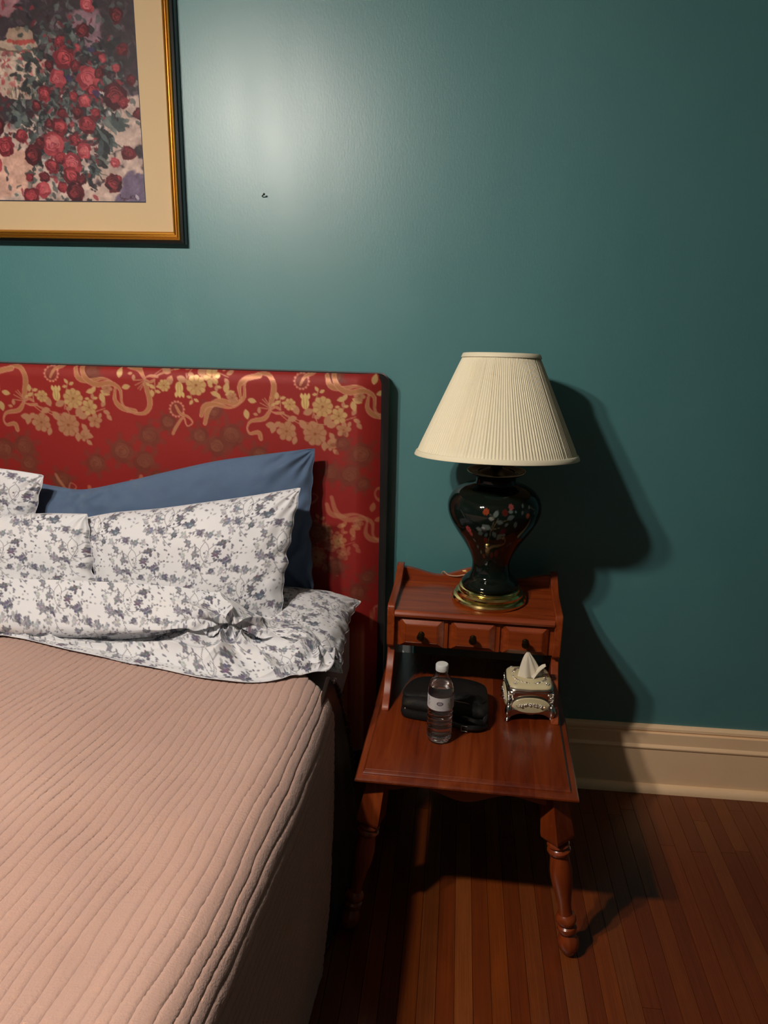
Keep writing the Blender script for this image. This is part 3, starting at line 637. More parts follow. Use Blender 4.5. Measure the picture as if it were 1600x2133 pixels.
def pillow(name, top, bot, nu, nv, front, back, out, label, mat, group=None, floralf=None, wr=.006, seed=0, pinch=.05, hem=None, extra=None, exp=.55, crease=None):
    """cushion between a top and a bottom edge curve; 'front' and 'back' are the bulges along the direction 'out'"""
    T = spline(top, nu); B = spline(bot, nu); u = np.linspace(-1, 1, nu)[:, None]; v = np.linspace(-1, 1, nv)[None, :]
    f = (v+1)/2; P0 = T[:, None, :]*(1-f[..., None])+B[:, None, :]*f[..., None]
    cen = P0.mean((0, 1)); ud = (P0[-1].mean(0)-P0[0].mean(0)); L = np.linalg.norm(ud); ud /= L
    P0 = P0-ud*(u*(1-v*v)*pinch*L*.5*np.abs(u))[..., None]                                      # side seams bow in
    P0 = P0+ud*(.0032*np.sign(u)*np.abs(u)**8*(np.sin(v*9+seed+2*np.sin(v*5))+.6*np.sin(v*23+seed)))[..., None]
    vd = (B-T)[:, None, :]; P0 = P0-vd*(np.sign(v)*np.abs(v)*(1-u*u)*pinch*.5)[..., None]*0
    out = np.asarray(out, float); out /= np.linalg.norm(out)
    dome = (np.clip(1-np.abs(u)**2.6, 0, 1)*np.clip(1-np.abs(v)**2.4, 0, 1))**exp
    du, dv = u*L/2, v*np.linalg.norm(B.mean(0)-T.mean(0))/2
    edge = np.maximum(np.abs(u), np.abs(v))
    wrk = wr*(fbm(du*9+seed, dv*9, seed, 3)*1.6*dome+ (edge**6)*np.sin(fbm(du*10, dv*10, seed+2, 2)*7+(du+dv)*60)*.5*(1-edge**30))
    # pleats radiating from corners
    for cu, cvv in ((-1, -1), (1, -1), (1, 1), (-1, 1)):
        d = np.hypot(du-cu*L/2, (dv-cvv*abs(dv).max())); an = np.arctan2(dv-cvv*abs(dv).max(), du-cu*L/2)
        wrk = wrk+wr*.8*np.sin(an*13+seed+cu)*np.exp(-(d/.11)**2)*dome**.4
    if extra is not None: wrk = wrk+extra(u, v)
    Pf = P0+out*(dome*front+wrk)[..., None]
    st = 4; sel = lambda n: np.unique(np.concatenate([np.arange(0, n, st), [n-1]]))
    iu, iv = sel(nu), sel(nv); Pb = (P0-out*(dome*back-wrk*(dome > .999))[..., None])[np.ix_(iu, iv)]
    Pb2 = P0-out*(dome*back)[..., None]; edge_keep = (1-dome)[..., None]; Pb2 = Pb2+out*(wrk[..., None]*edge_keep); Pb = Pb2[np.ix_(iu, iv)]
    n0 = np.cross(Pf[nu//2+1, nv//2]-Pf[nu//2, nv//2], Pf[nu//2, nv//2+1]-Pf[nu//2, nv//2]); fl = n0@out < 0
    root = thing(name, label, 'pillow', tuple(np.concatenate([P0.mean((0, 1))[:2], [P0[..., 2].min()]])), 0, group); O = np.array(root.location)
    mb = MB()
    if floralf:
        uu_, vv_ = arclen(P0); mb.grid(Pf-O, col=floralf(uu_, vv_), flip=fl); mb.grid(Pb-O, col=floralf(uu_, vv_)[np.ix_(iu, iv)], flip=not fl)
    else: mb.grid(Pf-O, flip=fl); mb.grid(Pb-O, flip=not fl)
    mb.build('pillowcase', mat, root, angle=None)
    # welted seam round the edge
    ring = np.concatenate([Pf[:, 0], Pf[-1, 1:], Pf[::-1, -1][1:], Pf[0, ::-1][1:-1]])[::6]
    MB().tube(np.concatenate([ring, ring[:2]])-O, .0011, 6, cap=False).build('seam', 'white_hem' if floralf else mat, root)
    return root, Pf
A3 = lambda L, ys: [at(px, py, y) for (px, py), y in zip(L, ys)]
# a pillow lying flat under the others, its seam corner out over the edge of the mattress
pillow('pillow', [(-.99, -.17, .665), (-.80, -.165, .675), (-.55, -.165, .68), (-.35, -.168, .675), (-.252, -.172, .662)], [(-.97, -.56, .64), (-.75, -.57, .645), (-.5, -.565, .645), (-.33, -.555, .64), (-.252, -.535, .622)], 430, 250, .060, .045, (0, -.25, 1),
       'floral pillow lying flat below the others, its corner pointing at the nightstand', 'cotton_floral', 'floral pillows', lambda a, b: floral(a+.05, b+.03), .006, 4)
# blue pillow standing against the headboard
def bl_extra(u, v): return -.012*np.exp(-((u+.78)/.02)**2)*(v < .9)-.010*np.exp(-((u-.86+.15*np.sin(v*3))/.05)**2)*np.exp(-((v+.55)/.3)**2)
pillow('pillow', A3([(-30, 1000), (60, 1004), (120, 1014), (175, 1020), (260, 1004), (345, 984), (450, 961), (560, 946), (655, 934)], [-.175]*6+[-.17, -.165, -.16]), A3([(-30, 1290), (200, 1290), (450, 1275), (652, 1252)], [-.2]*4), 300, 170, .05, .04, (.0, -1, .25),
       'plain slate blue pillow leaning against the red headboard', 'blue_cotton', None, None, .013, 9, .02, extra=bl_extra)
# upright floral pillow behind at the far left
def lb_extra(u, v): return -.03*np.exp(-((v+.18-.1*u)/.07)**2)
pillow('pillow', A3([(-380, 955), (-200, 960), (-80, 968), (20, 979), (90, 990)], [-.262]*5), A3([(-380, 1290), (-150, 1290), (0, 1270), (60, 1255)], [-.275]*4), 300, 200, .035, .015, (0, -1, .3),
       'floral pillow corner standing up at the far left, against the blue pillow', 'cotton_floral', 'floral pillows', lambda a, b: floral(a+.11, b+.09), .007, 2, .04, extra=lb_extra)
# two floral pillows side by side in front
pillow('pillow', A3([(172, 1080), (240, 1068), (330, 1060), (420, 1048), (520, 1034), (627, 1016)], [-.30, -.29, -.285, -.28, -.275, -.27]), A3([(200, 1330), (330, 1335), (450, 1330), (590, 1305)], [-.43, -.43, -.425, -.41]), 430, 270, .075, .015, (.0, -1, .38),
       'floral pillow at the front right, propped before the blue pillow', 'cotton_floral', 'floral pillows', lambda a, b: floral(a, b+.02), .007, 6, .05)
pillow('pillow', A3([(-420, 1085), (-250, 1080), (-100, 1076), (0, 1074), (90, 1070), (183, 1071)], [-.32, -.31, -.31, -.31, -.315, -.33]), A3([(-420, 1340), (-200, 1335), (0, 1325), (120, 1322), (212, 1318)], [-.44]*5), 380, 230, .06, .015, (0, -1, .38),
       'floral pillow at the front left edge, its seam meeting the other front pillow', 'cotton_floral', 'floral pillows', lambda a, b: floral(a+.07, b+.06), .005, 12, .01, exp=.33)

# ------------------------------------------------------------------ brown quilted coverlet
ZC, XE, RC = .652, -.262, .095
pp = np.concatenate([np.linspace(-1.78, -1.3, 90, endpoint=False), np.arange(-1.3, XE-RC+RC*PI/2+.55, .0017)]); qq = np.linspace(0, 1, 180)
Pp, Qq = np.meshgrid(pp, qq, indexing='ij'); p1 = XE-RC; p2 = p1+RC*PI/2
drop = np.clip(Pp-p2, 0, None)
yh = -.50-.13*sstep(-.45, -.30, Pp)-.02*sstep(p1, p2, Pp)-.36*drop                # the head edge, slanting away down the side
Yc = yh+(-2.16-yh)*Qq
th = np.clip((Pp-p1)/RC, 0, PI/2)
Xc = np.where(Pp < p1, Pp, p1+RC*np.sin(th)); Zc = np.where(Pp < p1, ZC, ZC-RC*(1-np.cos(th)))-drop
Xc = Xc+drop*.015+.012*np.sin(Yc*9+1.0)*np.clip(drop*2.4, 0, 1)*.9+.010*fbm(Yc*3, drop*3, 4)*np.clip(drop*4, 0, 1)
def crown(x_, y_): return (.018*fbm(x_*2.1, y_*2.1, 8, 3)+.020*sstep(-.45, -1.0, x_))*sstep(p1, p1-.12, x_)
Zc = Zc+crown(Pp, Yc)*(Pp < p1)
def covz(x_, y_):
    t_ = np.clip((x_-p1)/RC, 0, 1); return ZC+crown(x_, y_)-np.where(x_ > p1, RC*(1-np.sqrt(1-t_*t_)), 0)
Xc = Xc-.028*sstep(-.85, -1.6, Yc)*sstep(-.9, -.35, Pp)
Zc = np.maximum(Zc, .012)
Nn = np.stack([np.sin(th), 0*th, np.cos(th)], -1)
a_of = lambda s: .05+.15*sstep(-.3, -.95, s)
s_ = Pp.copy()
for _ in range(25): s_ = .5*s_+.5*(Pp-a_of(s_)*(Yc+1.0))
GS = .0212
sw = s_+.016*vnoise(s_*21, Yc*1.3, 3)+.011*fbm(Pp*6, Yc*5.2, 13, 2)+.005*vnoise(s_*13, Yc*11, 15)+.003*vnoise(s_*40, Yc*20, 16)
ph = sw/GS; fr = np.abs(ph-np.round(ph))*GS
edgep = sstep(-.62, -.36, Pp)
puff = (.0012+.0008*edgep+.0006*vnoise(ph.round()*.37, Yc*5, 17))*(-np.exp(-(fr/.0014)**2)*3.4+np.sqrt(np.clip(1-(1-fr/(GS/2))**2, 0, 1))*.9)
fine = .0009*vnoise(sw*90, Yc*110+ph.round()*3.7, 19)
G = np.stack([Xc, Yc, Zc], -1)+Nn*(puff+fine)[..., None]
cvl = MB().grid(G, uv=np.stack([sw, Yc], -1), flip=False).build('coverlet', 'quilt', angle=None)
so = cvl.modifiers.new('thick', 'SOLIDIFY'); so.thickness = .006; so.offset = -1
tag(cvl, 'pinkish brown channel-quilted coverlet over the bed', 'coverlet')

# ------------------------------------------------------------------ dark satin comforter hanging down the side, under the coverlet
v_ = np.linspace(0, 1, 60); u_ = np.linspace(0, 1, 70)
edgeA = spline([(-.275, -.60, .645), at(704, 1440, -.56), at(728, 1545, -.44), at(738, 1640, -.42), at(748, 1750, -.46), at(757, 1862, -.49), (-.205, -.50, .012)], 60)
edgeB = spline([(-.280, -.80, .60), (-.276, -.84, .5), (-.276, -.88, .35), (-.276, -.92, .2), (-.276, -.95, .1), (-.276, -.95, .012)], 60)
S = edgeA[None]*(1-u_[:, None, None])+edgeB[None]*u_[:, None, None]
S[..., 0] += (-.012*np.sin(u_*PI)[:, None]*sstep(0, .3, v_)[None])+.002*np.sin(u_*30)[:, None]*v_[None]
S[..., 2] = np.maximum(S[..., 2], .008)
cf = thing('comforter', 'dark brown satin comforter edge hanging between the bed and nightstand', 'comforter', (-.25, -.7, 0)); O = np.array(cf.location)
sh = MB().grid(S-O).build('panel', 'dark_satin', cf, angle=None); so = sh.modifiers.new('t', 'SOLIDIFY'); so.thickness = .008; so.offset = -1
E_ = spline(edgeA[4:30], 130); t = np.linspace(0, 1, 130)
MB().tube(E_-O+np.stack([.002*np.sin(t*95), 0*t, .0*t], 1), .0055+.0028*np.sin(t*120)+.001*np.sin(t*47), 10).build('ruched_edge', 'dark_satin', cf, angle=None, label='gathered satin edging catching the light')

# ------------------------------------------------------------------ rumpled flat sheet folded over the coverlet
def W(px, py, y): return at(px, py, y)
net = [  # from the left beyond the frame to the right; each from the pillow down to the front hem
    [W(-260, 1200, -.49), W(-260, 1240, -.53), W(-260, 1296, -.565), W(-260, 1316, -.55), W(-258, 1312, -.51), W(-255, 1318, -.53), W(-250, 1330, -.56), W(-245, 1338, -.575)],
    [W(-60, 1203, -.49), W(-60, 1245, -.53), W(-60, 1298, -.565), W(-60, 1318, -.555), W(-58, 1314, -.515), W(-50, 1318, -.535), W(-40, 1326, -.555), W(-30, 1334, -.57)],
    [W(60, 1206, -.49), W(60, 1250, -.53), W(62, 1302, -.565), W(62, 1322, -.555), W(64, 1318, -.515), W(60, 1326, -.545), W(50, 1336, -.565), W(42, 1338, -.575)],
    [W(170, 1210, -.49), W(170, 1258, -.53), W(172, 1306, -.57), W(174, 1326, -.56), W(174, 1322, -.52), W(166, 1345, -.575), W(158, 1372, -.605), W(150, 1388, -.62)],
    [W(290, 1216, -.49), W(290, 1262, -.53), W(292, 1306, -.57), W(294, 1324, -.56), W(292, 1322, -.525), W(294, 1352, -.585), W(298, 1390, -.63), W(300, 1412, -.65)],
    [W(400, 1226, -.485), W(400, 1262, -.53), W(404, 1290, -.565), W(410, 1306, -.55), W(408, 1308, -.53), W(420, 1350, -.595), W(436, 1400, -.65), W(450, 1438, -.685)],
    [W(470, 1240, -.48), W(476, 1266, -.525), W(480, 1284, -.55), W(484, 1304, -.54), W(486, 1318, -.54), W(510, 1352, -.59), W(536, 1396, -.64), W(556, 1428, -.675)],
    [W(560, 1290, -.47), W(562, 1302, -.51), W(560, 1312, -.53), W(560, 1322, -.53), W(562, 1330, -.54), W(580, 1355, -.58), W(598, 1385, -.62), W(608, 1412, -.65)],
    [W(625, 1302, -.46), W(632, 1312, -.50), W(636, 1324, -.53), W(636, 1336, -.54), W(638, 1346, -.55), W(644, 1362, -.575), W(650, 1382, -.60), W(652, 1400, -.62)],
    [W(655, 1325, -.47), W(670, 1332, -.50), W(682, 1342, -.525), W(690, 1354, -.54), W(694, 1364, -.55), W(694, 1376, -.57), W(688, 1390, -.59), W(676, 1398, -.605)],
]
nu, nv = 650, 300
S = netspline(net, nu, nv); Nn = normals(S)
if Nn[..., 1].mean() > 0: Nn = -Nn
u = np.linspace(0, 1, nu)[:, None]; v = np.linspace(0, 1, nv)[None, :]
def px_u(u): return np.interp(u, np.linspace(0, 1, 10), [-260, -60, 60, 170, 290, 400, 470, 560, 625, 685])
pu = px_u(u)
k1 = sstep(330, 470, pu)
h = .014*fbm(u*9, v*3.2, 1, 3)*sstep(0, .12, v)*sstep(1, .8, v)
# long lengthways folds at the left, tight folds fanning out of the bunch by the pillow's corner
h = h+.022*(1-np.abs(np.sin(v*17+fbm(u*5, v*2, 6, 2)*3+u*2))**.6)*sstep(.42, .55, v)*sstep(1.02, .86, v)*(1-.3*k1)
an = np.arctan2(v-.42, (u-.66)*2.4); dd = np.hypot((u-.66)*2.4, v-.42)
h = h+.018*(1-2*np.abs(np.sin(an*4.5+2*fbm(u*6, v*6, 3, 2)+.5))**.7)*np.exp(-((dd-.22)/.20)**2)
an2 = np.arctan2(v-.6, (u-.93)*2.4); d2 = np.hypot((u-.93)*2.4, v-.6)
h = h+.014*(1-2*np.abs(np.sin(an2*3.5+3*fbm(u*7, v*5, 5, 2)))**.7)*np.exp(-((d2-.14)/.14)**2)
h = h-.014*np.exp(-((v-.44-.1*(u-.62))/.035)**2)*np.exp(-((u-.62)/.10)**2)
h = h+.003*fbm(u*26, v*9, 7, 2)*k1
S2 = S+Nn*h[..., None]
lift = .009+.010*(vnoise(u*14, v*5, 4)+.5)*sstep(.7, 1, v)
low = covz(S2[..., 0], S2[..., 1])+lift
S2[..., 2] = np.where(S2[..., 1] < -.50, np.maximum(S2[..., 2], low), S2[..., 2])
uu_, vv_ = arclen(S)
fs = thing('flat_sheet', 'rumpled floral top sheet turned down over the brown coverlet', 'sheet', (-.75, -.55, .65)); O = np.array(fs.location)
sh = MB().grid(S2-O, col=floral(uu_+.03, vv_+.12)).build('sheet', 'cotton_floral', fs, angle=None)
hemc = S2[:, -1][::6]
MB().tube(hemc-O, .0010, 6).build('front_hem', 'white_hem', fs, angle=None)
hemr = S2[-1, ::5]
MB().tube(hemr-O, .0035, 8).build('rolled_hem', 'white_hem', fs, angle=None, label='white rolled hem at the right end')
# ------------------------------------------------------------------ nightstand: two-level maple end table
NS = (.0765, -.088, 0); NR = rad(-1.9)
ns = thing('nightstand', 'reddish maple two-tier nightstand with three small drawers beside the bed', 'nightstand', NS, NR)
ZT = .465; HWT = .254; YF = -.634
def rect(i, z, x=HWT, y0=YF, y1=-.004): return [(-x+i, y0+i, z), (x-i, y0+i, z), (x-i, y1, z), (-x+i, y1, z)]
MB().loft([rect(i, z) for i, z in ((.012, .438), (.004, .4395), (0, .4435), (0, .4475), (.003, .4515), (.016, .4545), (.0165, .4565), (.0185, .4585), (.021, ZT-.001), (.022, ZT))]).build('tabletop', 'wood_top', ns, angle=25)
# aprons
def apron_poly(x0, x1, zt, zb):
    n = 41; xs_ = np.linspace(x0, x1, n); f = (xs_-x0)/(x1-x0)
    dep = .010*np.cos(f*4*PI)+.006*np.cos(f*2*PI+PI)
    return [(x0, zt), (x1, zt)]+[(float(x), float(zb-d)) for x, d in zip(xs_[::-1], dep[::-1])]
MB().prism(apron_poly(-.19, .19, .438, .408), -.600, -.582, 'y').build('apron', 'wood_x', ns, angle=30)
MB().prism(apron_poly(-.19, .19, .438, .385), -.06, -.042, 'y').build('apron', 'wood_x', ns, angle=30)
for sx in (-1, 1): MB().prism(apron_poly(-.575, -.07, .438, .39), sx*.205-.009, sx*.205+.009, 'x').build('apron', 'wood_y', ns, angle=30)
# legs: square block set diagonally, turned shaft, ball foot; splayed
def leg(top, foot):
    m = MB(); L = math.dist(top, foot)
    def sq(hw, z): return [(hw*math.sqrt(2)*math.cos(a), hw*math.sqrt(2)*math.sin(a), z) for a in (0, PI/2, PI, 1.5*PI)]
    zb = L-.128
    m.loft([sq(.021, zb-.004), sq(.0268, zb+.004), sq(.0275, zb+.012), sq(.022, L-.03), sq(.021, L)])
    prof = [(.019, zb), (.019, zb-.006), (.0245, zb-.009), (.0265, zb-.013), (.0245, zb-.017), (.020, zb-.019), (.0245, zb-.022), (.0275, zb-.028), (.0265, zb-.033), (.022, zb-.037), (.0205, zb-.040),
            (.0235, zb-.055), (.0262, zb-.075), (.0262, zb-.095), (.0235, zb-.118), (.0195, zb-.140), (.0165, zb-.160), (.0155, zb-.176), (.0165, zb-.186), (.021, zb-.190), (.0245, zb-.197), (.0245, zb-.203), (.021, zb-.209), (.017, zb-.211),
            (.0175, zb-.213), (.0225, zb-.217), (.0238, zb-.223), (.021, zb-.230), (.0165, zb-.233)]
    prof = [(r_, z_ if z_ > zb-.041 else zb-.040+(z_-zb+.040)*1.105) for r_, z_ in prof]
    zl = prof[-1][1]
    for k in range(1, 10):
        t = k/9; prof.append((max(.011, .0262*math.sin(PI*(.20+.67*t))), zl*(1-t)))
    m.lathe(prof, 28)
    d = Vector(top)-Vector(foot); rot = d.to_track_quat('Z', 'Y').to_matrix().to_4x4(); ry = rad(14)
    m.xf(Matrix.Translation(foot) @ rot @ Matrix.Rotation(ry, 4, 'Z')); return m
for sx in (-1, 1):
    leg((sx*.200, -.585, .438), (sx*.272, -.608, .0)).build('leg', 'wood_z', ns, angle=32)
    leg((sx*.200, -.065, .438), (sx*.250, -.045, .0)).build('leg', 'wood_z', ns, angle=32)
# upper tier
XO, TH = .230, .020; YD = -.245; ZS = .712; UP = .036
side = [(-.004, ZT), (-.004, .722)]+[tuple(p) for p in spline([(-.018, .726), (-.04, .722), (-.085, .701), (-.13, .692), (-.20, .691), (-.245, .690), (-.2555, .683), (-.258, .670)], 22)]+\
       [(-.258, .59), (-.256, .575)]+[tuple(p) for p in spline([(-.250, .568), (-.238, .562), (-.236, .550), (-.262, .528), (-.296, .512), (-.322, .493), (-.345, .475), (-.352, ZT)], 22)]
for sx in (-1, 1): MB().prism([(a, b if b < .50 else b+UP*min(1, (b-.50)/.05)) for a, b in side], sx*(XO-TH/2)-TH/2, sx*(XO-TH/2)+TH/2, 'x').build('side_panel', 'wood_y', ns, angle=30, bevel=.003)
XI = XO-TH
MB().loft([[(-XI, y, z), (XI, y, z), (XI, -.004, z), (-XI, -.004, z)] for y, z in ((-.246, .655+UP), (-.2545, .656+UP), (-.260, .660+UP), (-.262, .666+UP), (-.259, .672+UP), (-.253, ZS), (-.249, ZS))]).build('shelf', 'wood_x', ns, angle=30)
gx = np.linspace(-XI, XI, 61); gz = ZS+.034-.020*np.sin((gx/XI+1)*PI*1.0)**2+.010*np.exp(-(gx/.08)**2)
MB().prism([(-XI, .64), (XI, .64)]+[(float(a), float(b)) for a, b in zip(gx[::-1], gz[::-1])], -.018, -.002, 'y').build('back_gallery', 'wood_x', ns, angle=30)
# drawer case with three raised-panel drawers
MB().box(-XI, XI, YD+.004, -.02, .570+UP, .656+UP).build('drawer_case', 'wood_x', ns, smooth=False)
dw = (2*XI-.008)/3
for k in range(3):
    cx = -XI+.004+dw*(k+.5); hw_ = dw/2-.0095; z0, z1 = .5715+UP, .6545+UP
    d = MB()
    def rr(i, y, q=0): return [(cx-hw_+i, y, z0+i*.9), (cx+hw_-i, y, z0+i*.9), (cx+hw_-i, y, z1-i*.9), (cx-hw_+i, y, z1-i*.9)]
    d.loft([rr(0, YD+.004), rr(0, YD-.002), rr(.002, YD-.0035), rr(.0165, YD-.0125), rr(.0175, YD-.0118), rr(.019, YD-.0125)])
    d_ = d.build('drawer', 'wood_x', ns, angle=20)
    kn = MB().lathe([(.0085, 0), (.0085, .002), (.0045, .004), (.004, .010), (.0075, .013), (.0105, .018), (.0105, .022), (.008, .026), (.002, .0275)], 24)
    kn.xf(Matrix.Translation((cx, YD-.0122, .612+UP)) @ Matrix.Rotation(PI/2, 4, 'X')); kn.build('knob', 'bronze', d_, label='round dark bronze knob')
    MB().box(cx+hw_+.001, cx+hw_+.011, YD-.001, YD+.004, .571+UP, .655+UP).build('stile', 'wood_z', ns, smooth=False) if k < 2 else None

# ------------------------------------------------------------------ table lamp
LX, LY, LZ = .110, -.222, ZS+.0005
lamp = thing('table_lamp', 'table lamp with pleated ivory shade and dark flowered vase body', 'lamp', (LX, LY, LZ))
MB().lathe([(.02, 0), (.099, 0), (.102, .004), (.102, .009), (.098, .014), (.092, .0165), (.0905, .0175), (.0925, .021), (.0925, .026), (.087, .031), (.083, .032), (.0825, .034), (.084, .037), (.0825, .0405), (.078, .0425), (.07, .0435)], 72).build('brass_base', 'brass', lamp, angle=25)
prof = spline([(.077, .042), (.080, .047), (.079, .054), (.070, .066), (.058, .078), (.0535, .092), (.0525, .110), (.055, .126), (.064, .150), (.082, .182), (.104, .216), (.121, .248), (.1285, .277), (.126, .303), (.112, .328), (.089, .343), (.066, .350), (.056, .355), (.0545, .366), (.058, .376), (.070, .383), (.0775, .387), (.079, .3895), (.077, .392), (.068, .392), (.05, .388)], 230)
prof[:, 1] = .042+(prof[:, 1]-.042)*.925; prof[:, 0] *= .968
nth = 340; vw, vh = 840, 620
vc = Cv(vw, vh, (17, 25, 20)); R = random.Random(2)
# theta 0 faces the camera side; raster x: angle -90..+90 deg in the middle; y: profile parameter
def vq(cx, cy):   # crop of the vase (6.46x) -> raster
    px = 920+cx/6.46; r_here = np.interp(cy, [300, 560, 800, 1000, 1200, 1400], [.075, .118, .128, .115, .083, .056])
    s_ = (px-1031)*.00132/r_here; a = math.asin(max(-.98, min(.98, s_))); z = np.interp(cy, [410, 600, 800, 1000, 1200, 1400, 1500], list(.042+(np.array([.335, .305, .265, .225, .182, .138, .112])-.042)*.925))
    return vw/2+a/(2*PI)*vw, (1-np.argmin(np.abs(prof[:190, 1]-z))/230.)*vh
def vleaf(cx, cy, a, L, c, w_=.3): x, y = vq(cx, cy); vc.leaf(x, y, a, L, L*w_, c)
lg, lg2, lg3 = (92, 102, 96), (74, 82, 78), (120, 122, 110)
for a, b in (((650, 990), (660, 870)), ((660, 870), (690, 740)), ((680, 850), (740, 690)), ((640, 640), (700, 700)), ((900, 690), (780, 740)), ((1130, 560), (1260, 700)), ((640, 1000), (640, 1130)), ((660, 860), (760, 830))): vc.line([vq(*a), vq(*b)], 1.6, (104, 92, 66))
for cx, cy, a, L, c in ((690, 680, -1.1, 22, lg), (690, 715, 3.4, 16, lg3), (720, 740, .1, 20, lg2), (850, 700, -.3, 22, lg2), (960, 740, 1.4, 18, lg2), (640, 870, 3.6, 24, lg), (650, 860, 4.0, 16, lg), (680, 900, .9, 19, lg2), (540, 900, 3.5, 18, lg), (560, 930, 2.9, 18, lg2), (620, 930, 2.4, 15, lg2), (860, 590, .1, 15, lg), (940, 600, .6, 8, lg), (1040, 560, -1.2, 12, lg2), (1040, 600, 1.9, 12, lg2), (1110, 580, -.4, 12, lg2), (1180, 640, .9, 14, lg2), (830, 800, -.6, 13, lg2), (480, 1110, 3.6, 12, lg2), (520, 1180, 2.6, 14, lg2), (560, 1240, 2.2, 14, lg2), (880, 1160, -.6, 14, lg2), (960, 1110, 3.0, 14, lg2)): vleaf(cx, cy, a, L, c)
def vfl(cx, cy, r, c, d): x, y = vq(cx, cy); vc.flower(x, y, r, c, d, 7, 1., cx)
vfl(590, 605, 9, (150, 66, 34), (110, 40, 22)); vfl(1110, 680, 8, (128, 60, 30), (190, 120, 90)); vfl(820, 610, 9, (84, 30, 22), (60, 20, 16)); vfl(890, 530, 8, (140, 70, 66), (100, 40, 40)); vfl(370, 920, 9, (170, 72, 70), (120, 40, 44)); vfl(400, 990, 6, (170, 72, 70), (120, 40, 44)); vfl(820, 890, 9, (70, 24, 28), (50, 16, 20))
vfl(600, 1050, 8, (96, 34, 24), (60, 20, 16)); vfl(1080, 1090, 9, (96, 36, 34), (60, 20, 20)); vfl(760, 1270, 11, (92, 34, 34), (60, 20, 22)); vfl(640, 1220, 10, (100, 56, 26), (70, 36, 18)); vfl(850, 1200, 9, (84, 40, 30), (60, 24, 20)); vfl(700, 1310, 9, (88, 34, 32), (60, 20, 22)); vfl(430, 1180, 10, (78, 28, 20), (50, 18, 14)); vfl(600, 1330, 7, (96, 50, 28), (60, 30, 18))
B = [vq(*p) for p in ((840, 990), (865, 1050), (850, 1110), (780, 1135), (700, 1160), (620, 1240))]; vc.line(spline(B, 20), np.linspace(4, 12, 20)[::1]*.75, (112, 84, 60)); vc.ell(*vq(832, 1000), 4.5, 4, 0, (120, 96, 70)); vc.leaf(*vq(812, 1004), 3.0, 6, 1.4, (120, 96, 70))
for k in range(26):
    a = R.choice([-1, 1])*(1.9+R.random()*1.2); x = vw/2+a/(2*PI)*vw; y = vh*(.35+.35*R.random()); vc.leaf(x, y, R.random()*6, 18, 5, R.choice([lg, lg2, (110, 50, 30)]))
thv = np.linspace(0, 2*PI, nth, endpoint=False); kk = np.arange(230)/230.
A_, K_ = np.meshgrid(thv, kk, indexing='ij'); pr_ = prof
P = np.stack([pr_[:, 0][None]*np.sin(A_), -pr_[:, 0][None]*np.cos(A_), np.broadcast_to(pr_[:, 1][None], A_.shape)], -1)
aa = np.where(A_ > PI, A_-2*PI, A_); c = vc.sample(vw/2+aa/(2*PI)*vw, (1-K_)*vh); c[..., 3] = 1
MB().grid(P, wu=True, col=c).build('vase_body', 'vase', lamp, angle=None, label='glossy dark green vase painted with flowers and a bird')
rim = MB().tube([(.076*math.cos(t), .076*math.sin(t), .3645) for t in np.linspace(0, 2*PI, 73)], .0013, 6, cap=False).build('neck_rim', 'silver', lamp)
MB().lathe([(.05, .358), (.035, .366), (.016, .372), (.016, .380), (.011, .384), (.011, .412), (.017, .416), (.017, .462), (.008, .467)], 28).build('socket', 'bronze', lamp)
MB().lathe([(.012, .467), (.016, .485), (.028, .515), (.030, .535), (.022, .558), (.004, .565)], 24).build('lamp_bulb', 'cap', lamp)
for sx in (-1, 1): MB().tube(spline([(sx*.012, 0, .40), (sx*.05, 0, .44), (sx*.058, 0, .52), (sx*.045, .006, .60), (sx*.004, .014, .656)], 24), .0018, 6).build('harp', 'brass', lamp)
zb_, zt_, rb_, rt_ = .4055, .6665, .2085, .0935
TILT = Matrix.Translation((0, 0, .537)) @ Matrix.Rotation(rad(-6.5), 4, 'X') @ Matrix.Translation((-.004, 0, -.537))
NP = 150; n_ = NP*8; th_ = np.linspace(0, 2*PI, n_, endpoint=False); rows = 18
ridge = (1-np.abs(((th_/(2*PI)*NP) % 1)*2-1)); jit = 1+.5*vnoise(th_/(2*PI)*NP*.9, th_*0, 3)
out_ = []
for k in range(rows+1):
    f = k/rows; r0 = rb_+(rt_-rb_)*f; z = zb_+(zt_-zb_)*f; amp = .0026*jit*(.25+.75*min(1, (1-f)*14, f*14))*(1-.35*f); rr_ = r0+amp*(ridge**.7)
    out_.append(np.stack([rr_*np.cos(th_+.012*np.sin(f*2.0+th_*3)), rr_*np.sin(th_+.012*np.sin(f*2.0+th_*3)), 0*th_+z], -1))
inn = [np.stack([(rb_+(rt_-rb_)*f-.0015)*np.cos(th_), (rb_+(rt_-rb_)*f-.0015)*np.sin(th_), 0*th_+zb_+(zt_-zb_)*f], -1) for f in (1, 0)]
sh = MB().grid(np.array(out_+inn).transpose(1, 0, 2), wu=True, wv=True).xf(TILT).build('lamp_shade', 'shade', lamp, angle=50)
sl = (rt_-rb_)/(zt_-zb_)
def band(z0, z1, nm):
    p = []
    for z, o_ in ((z0, .0015), (z0, .0042), (z0+.0015, .0052), (z1-.0015, .0052), (z1, .0042), (z1, -.002), (z0, -.002)): p.append((rb_+sl*(z-zb_)+o_, z))
    th = np.linspace(0, 2*PI, 160, endpoint=False)
    G_ = np.array([[(r*math.cos(t), r*math.sin(t), z) for r, z in p[1:]] for t in th])
    return MB().grid(G_, wu=True, wv=True).xf(TILT).build(nm, 'shade', sh, angle=40)
band(zb_-.001, zb_+.011, 'bottom_trim'); band(zt_-.010, zt_+.001, 'top_trim')
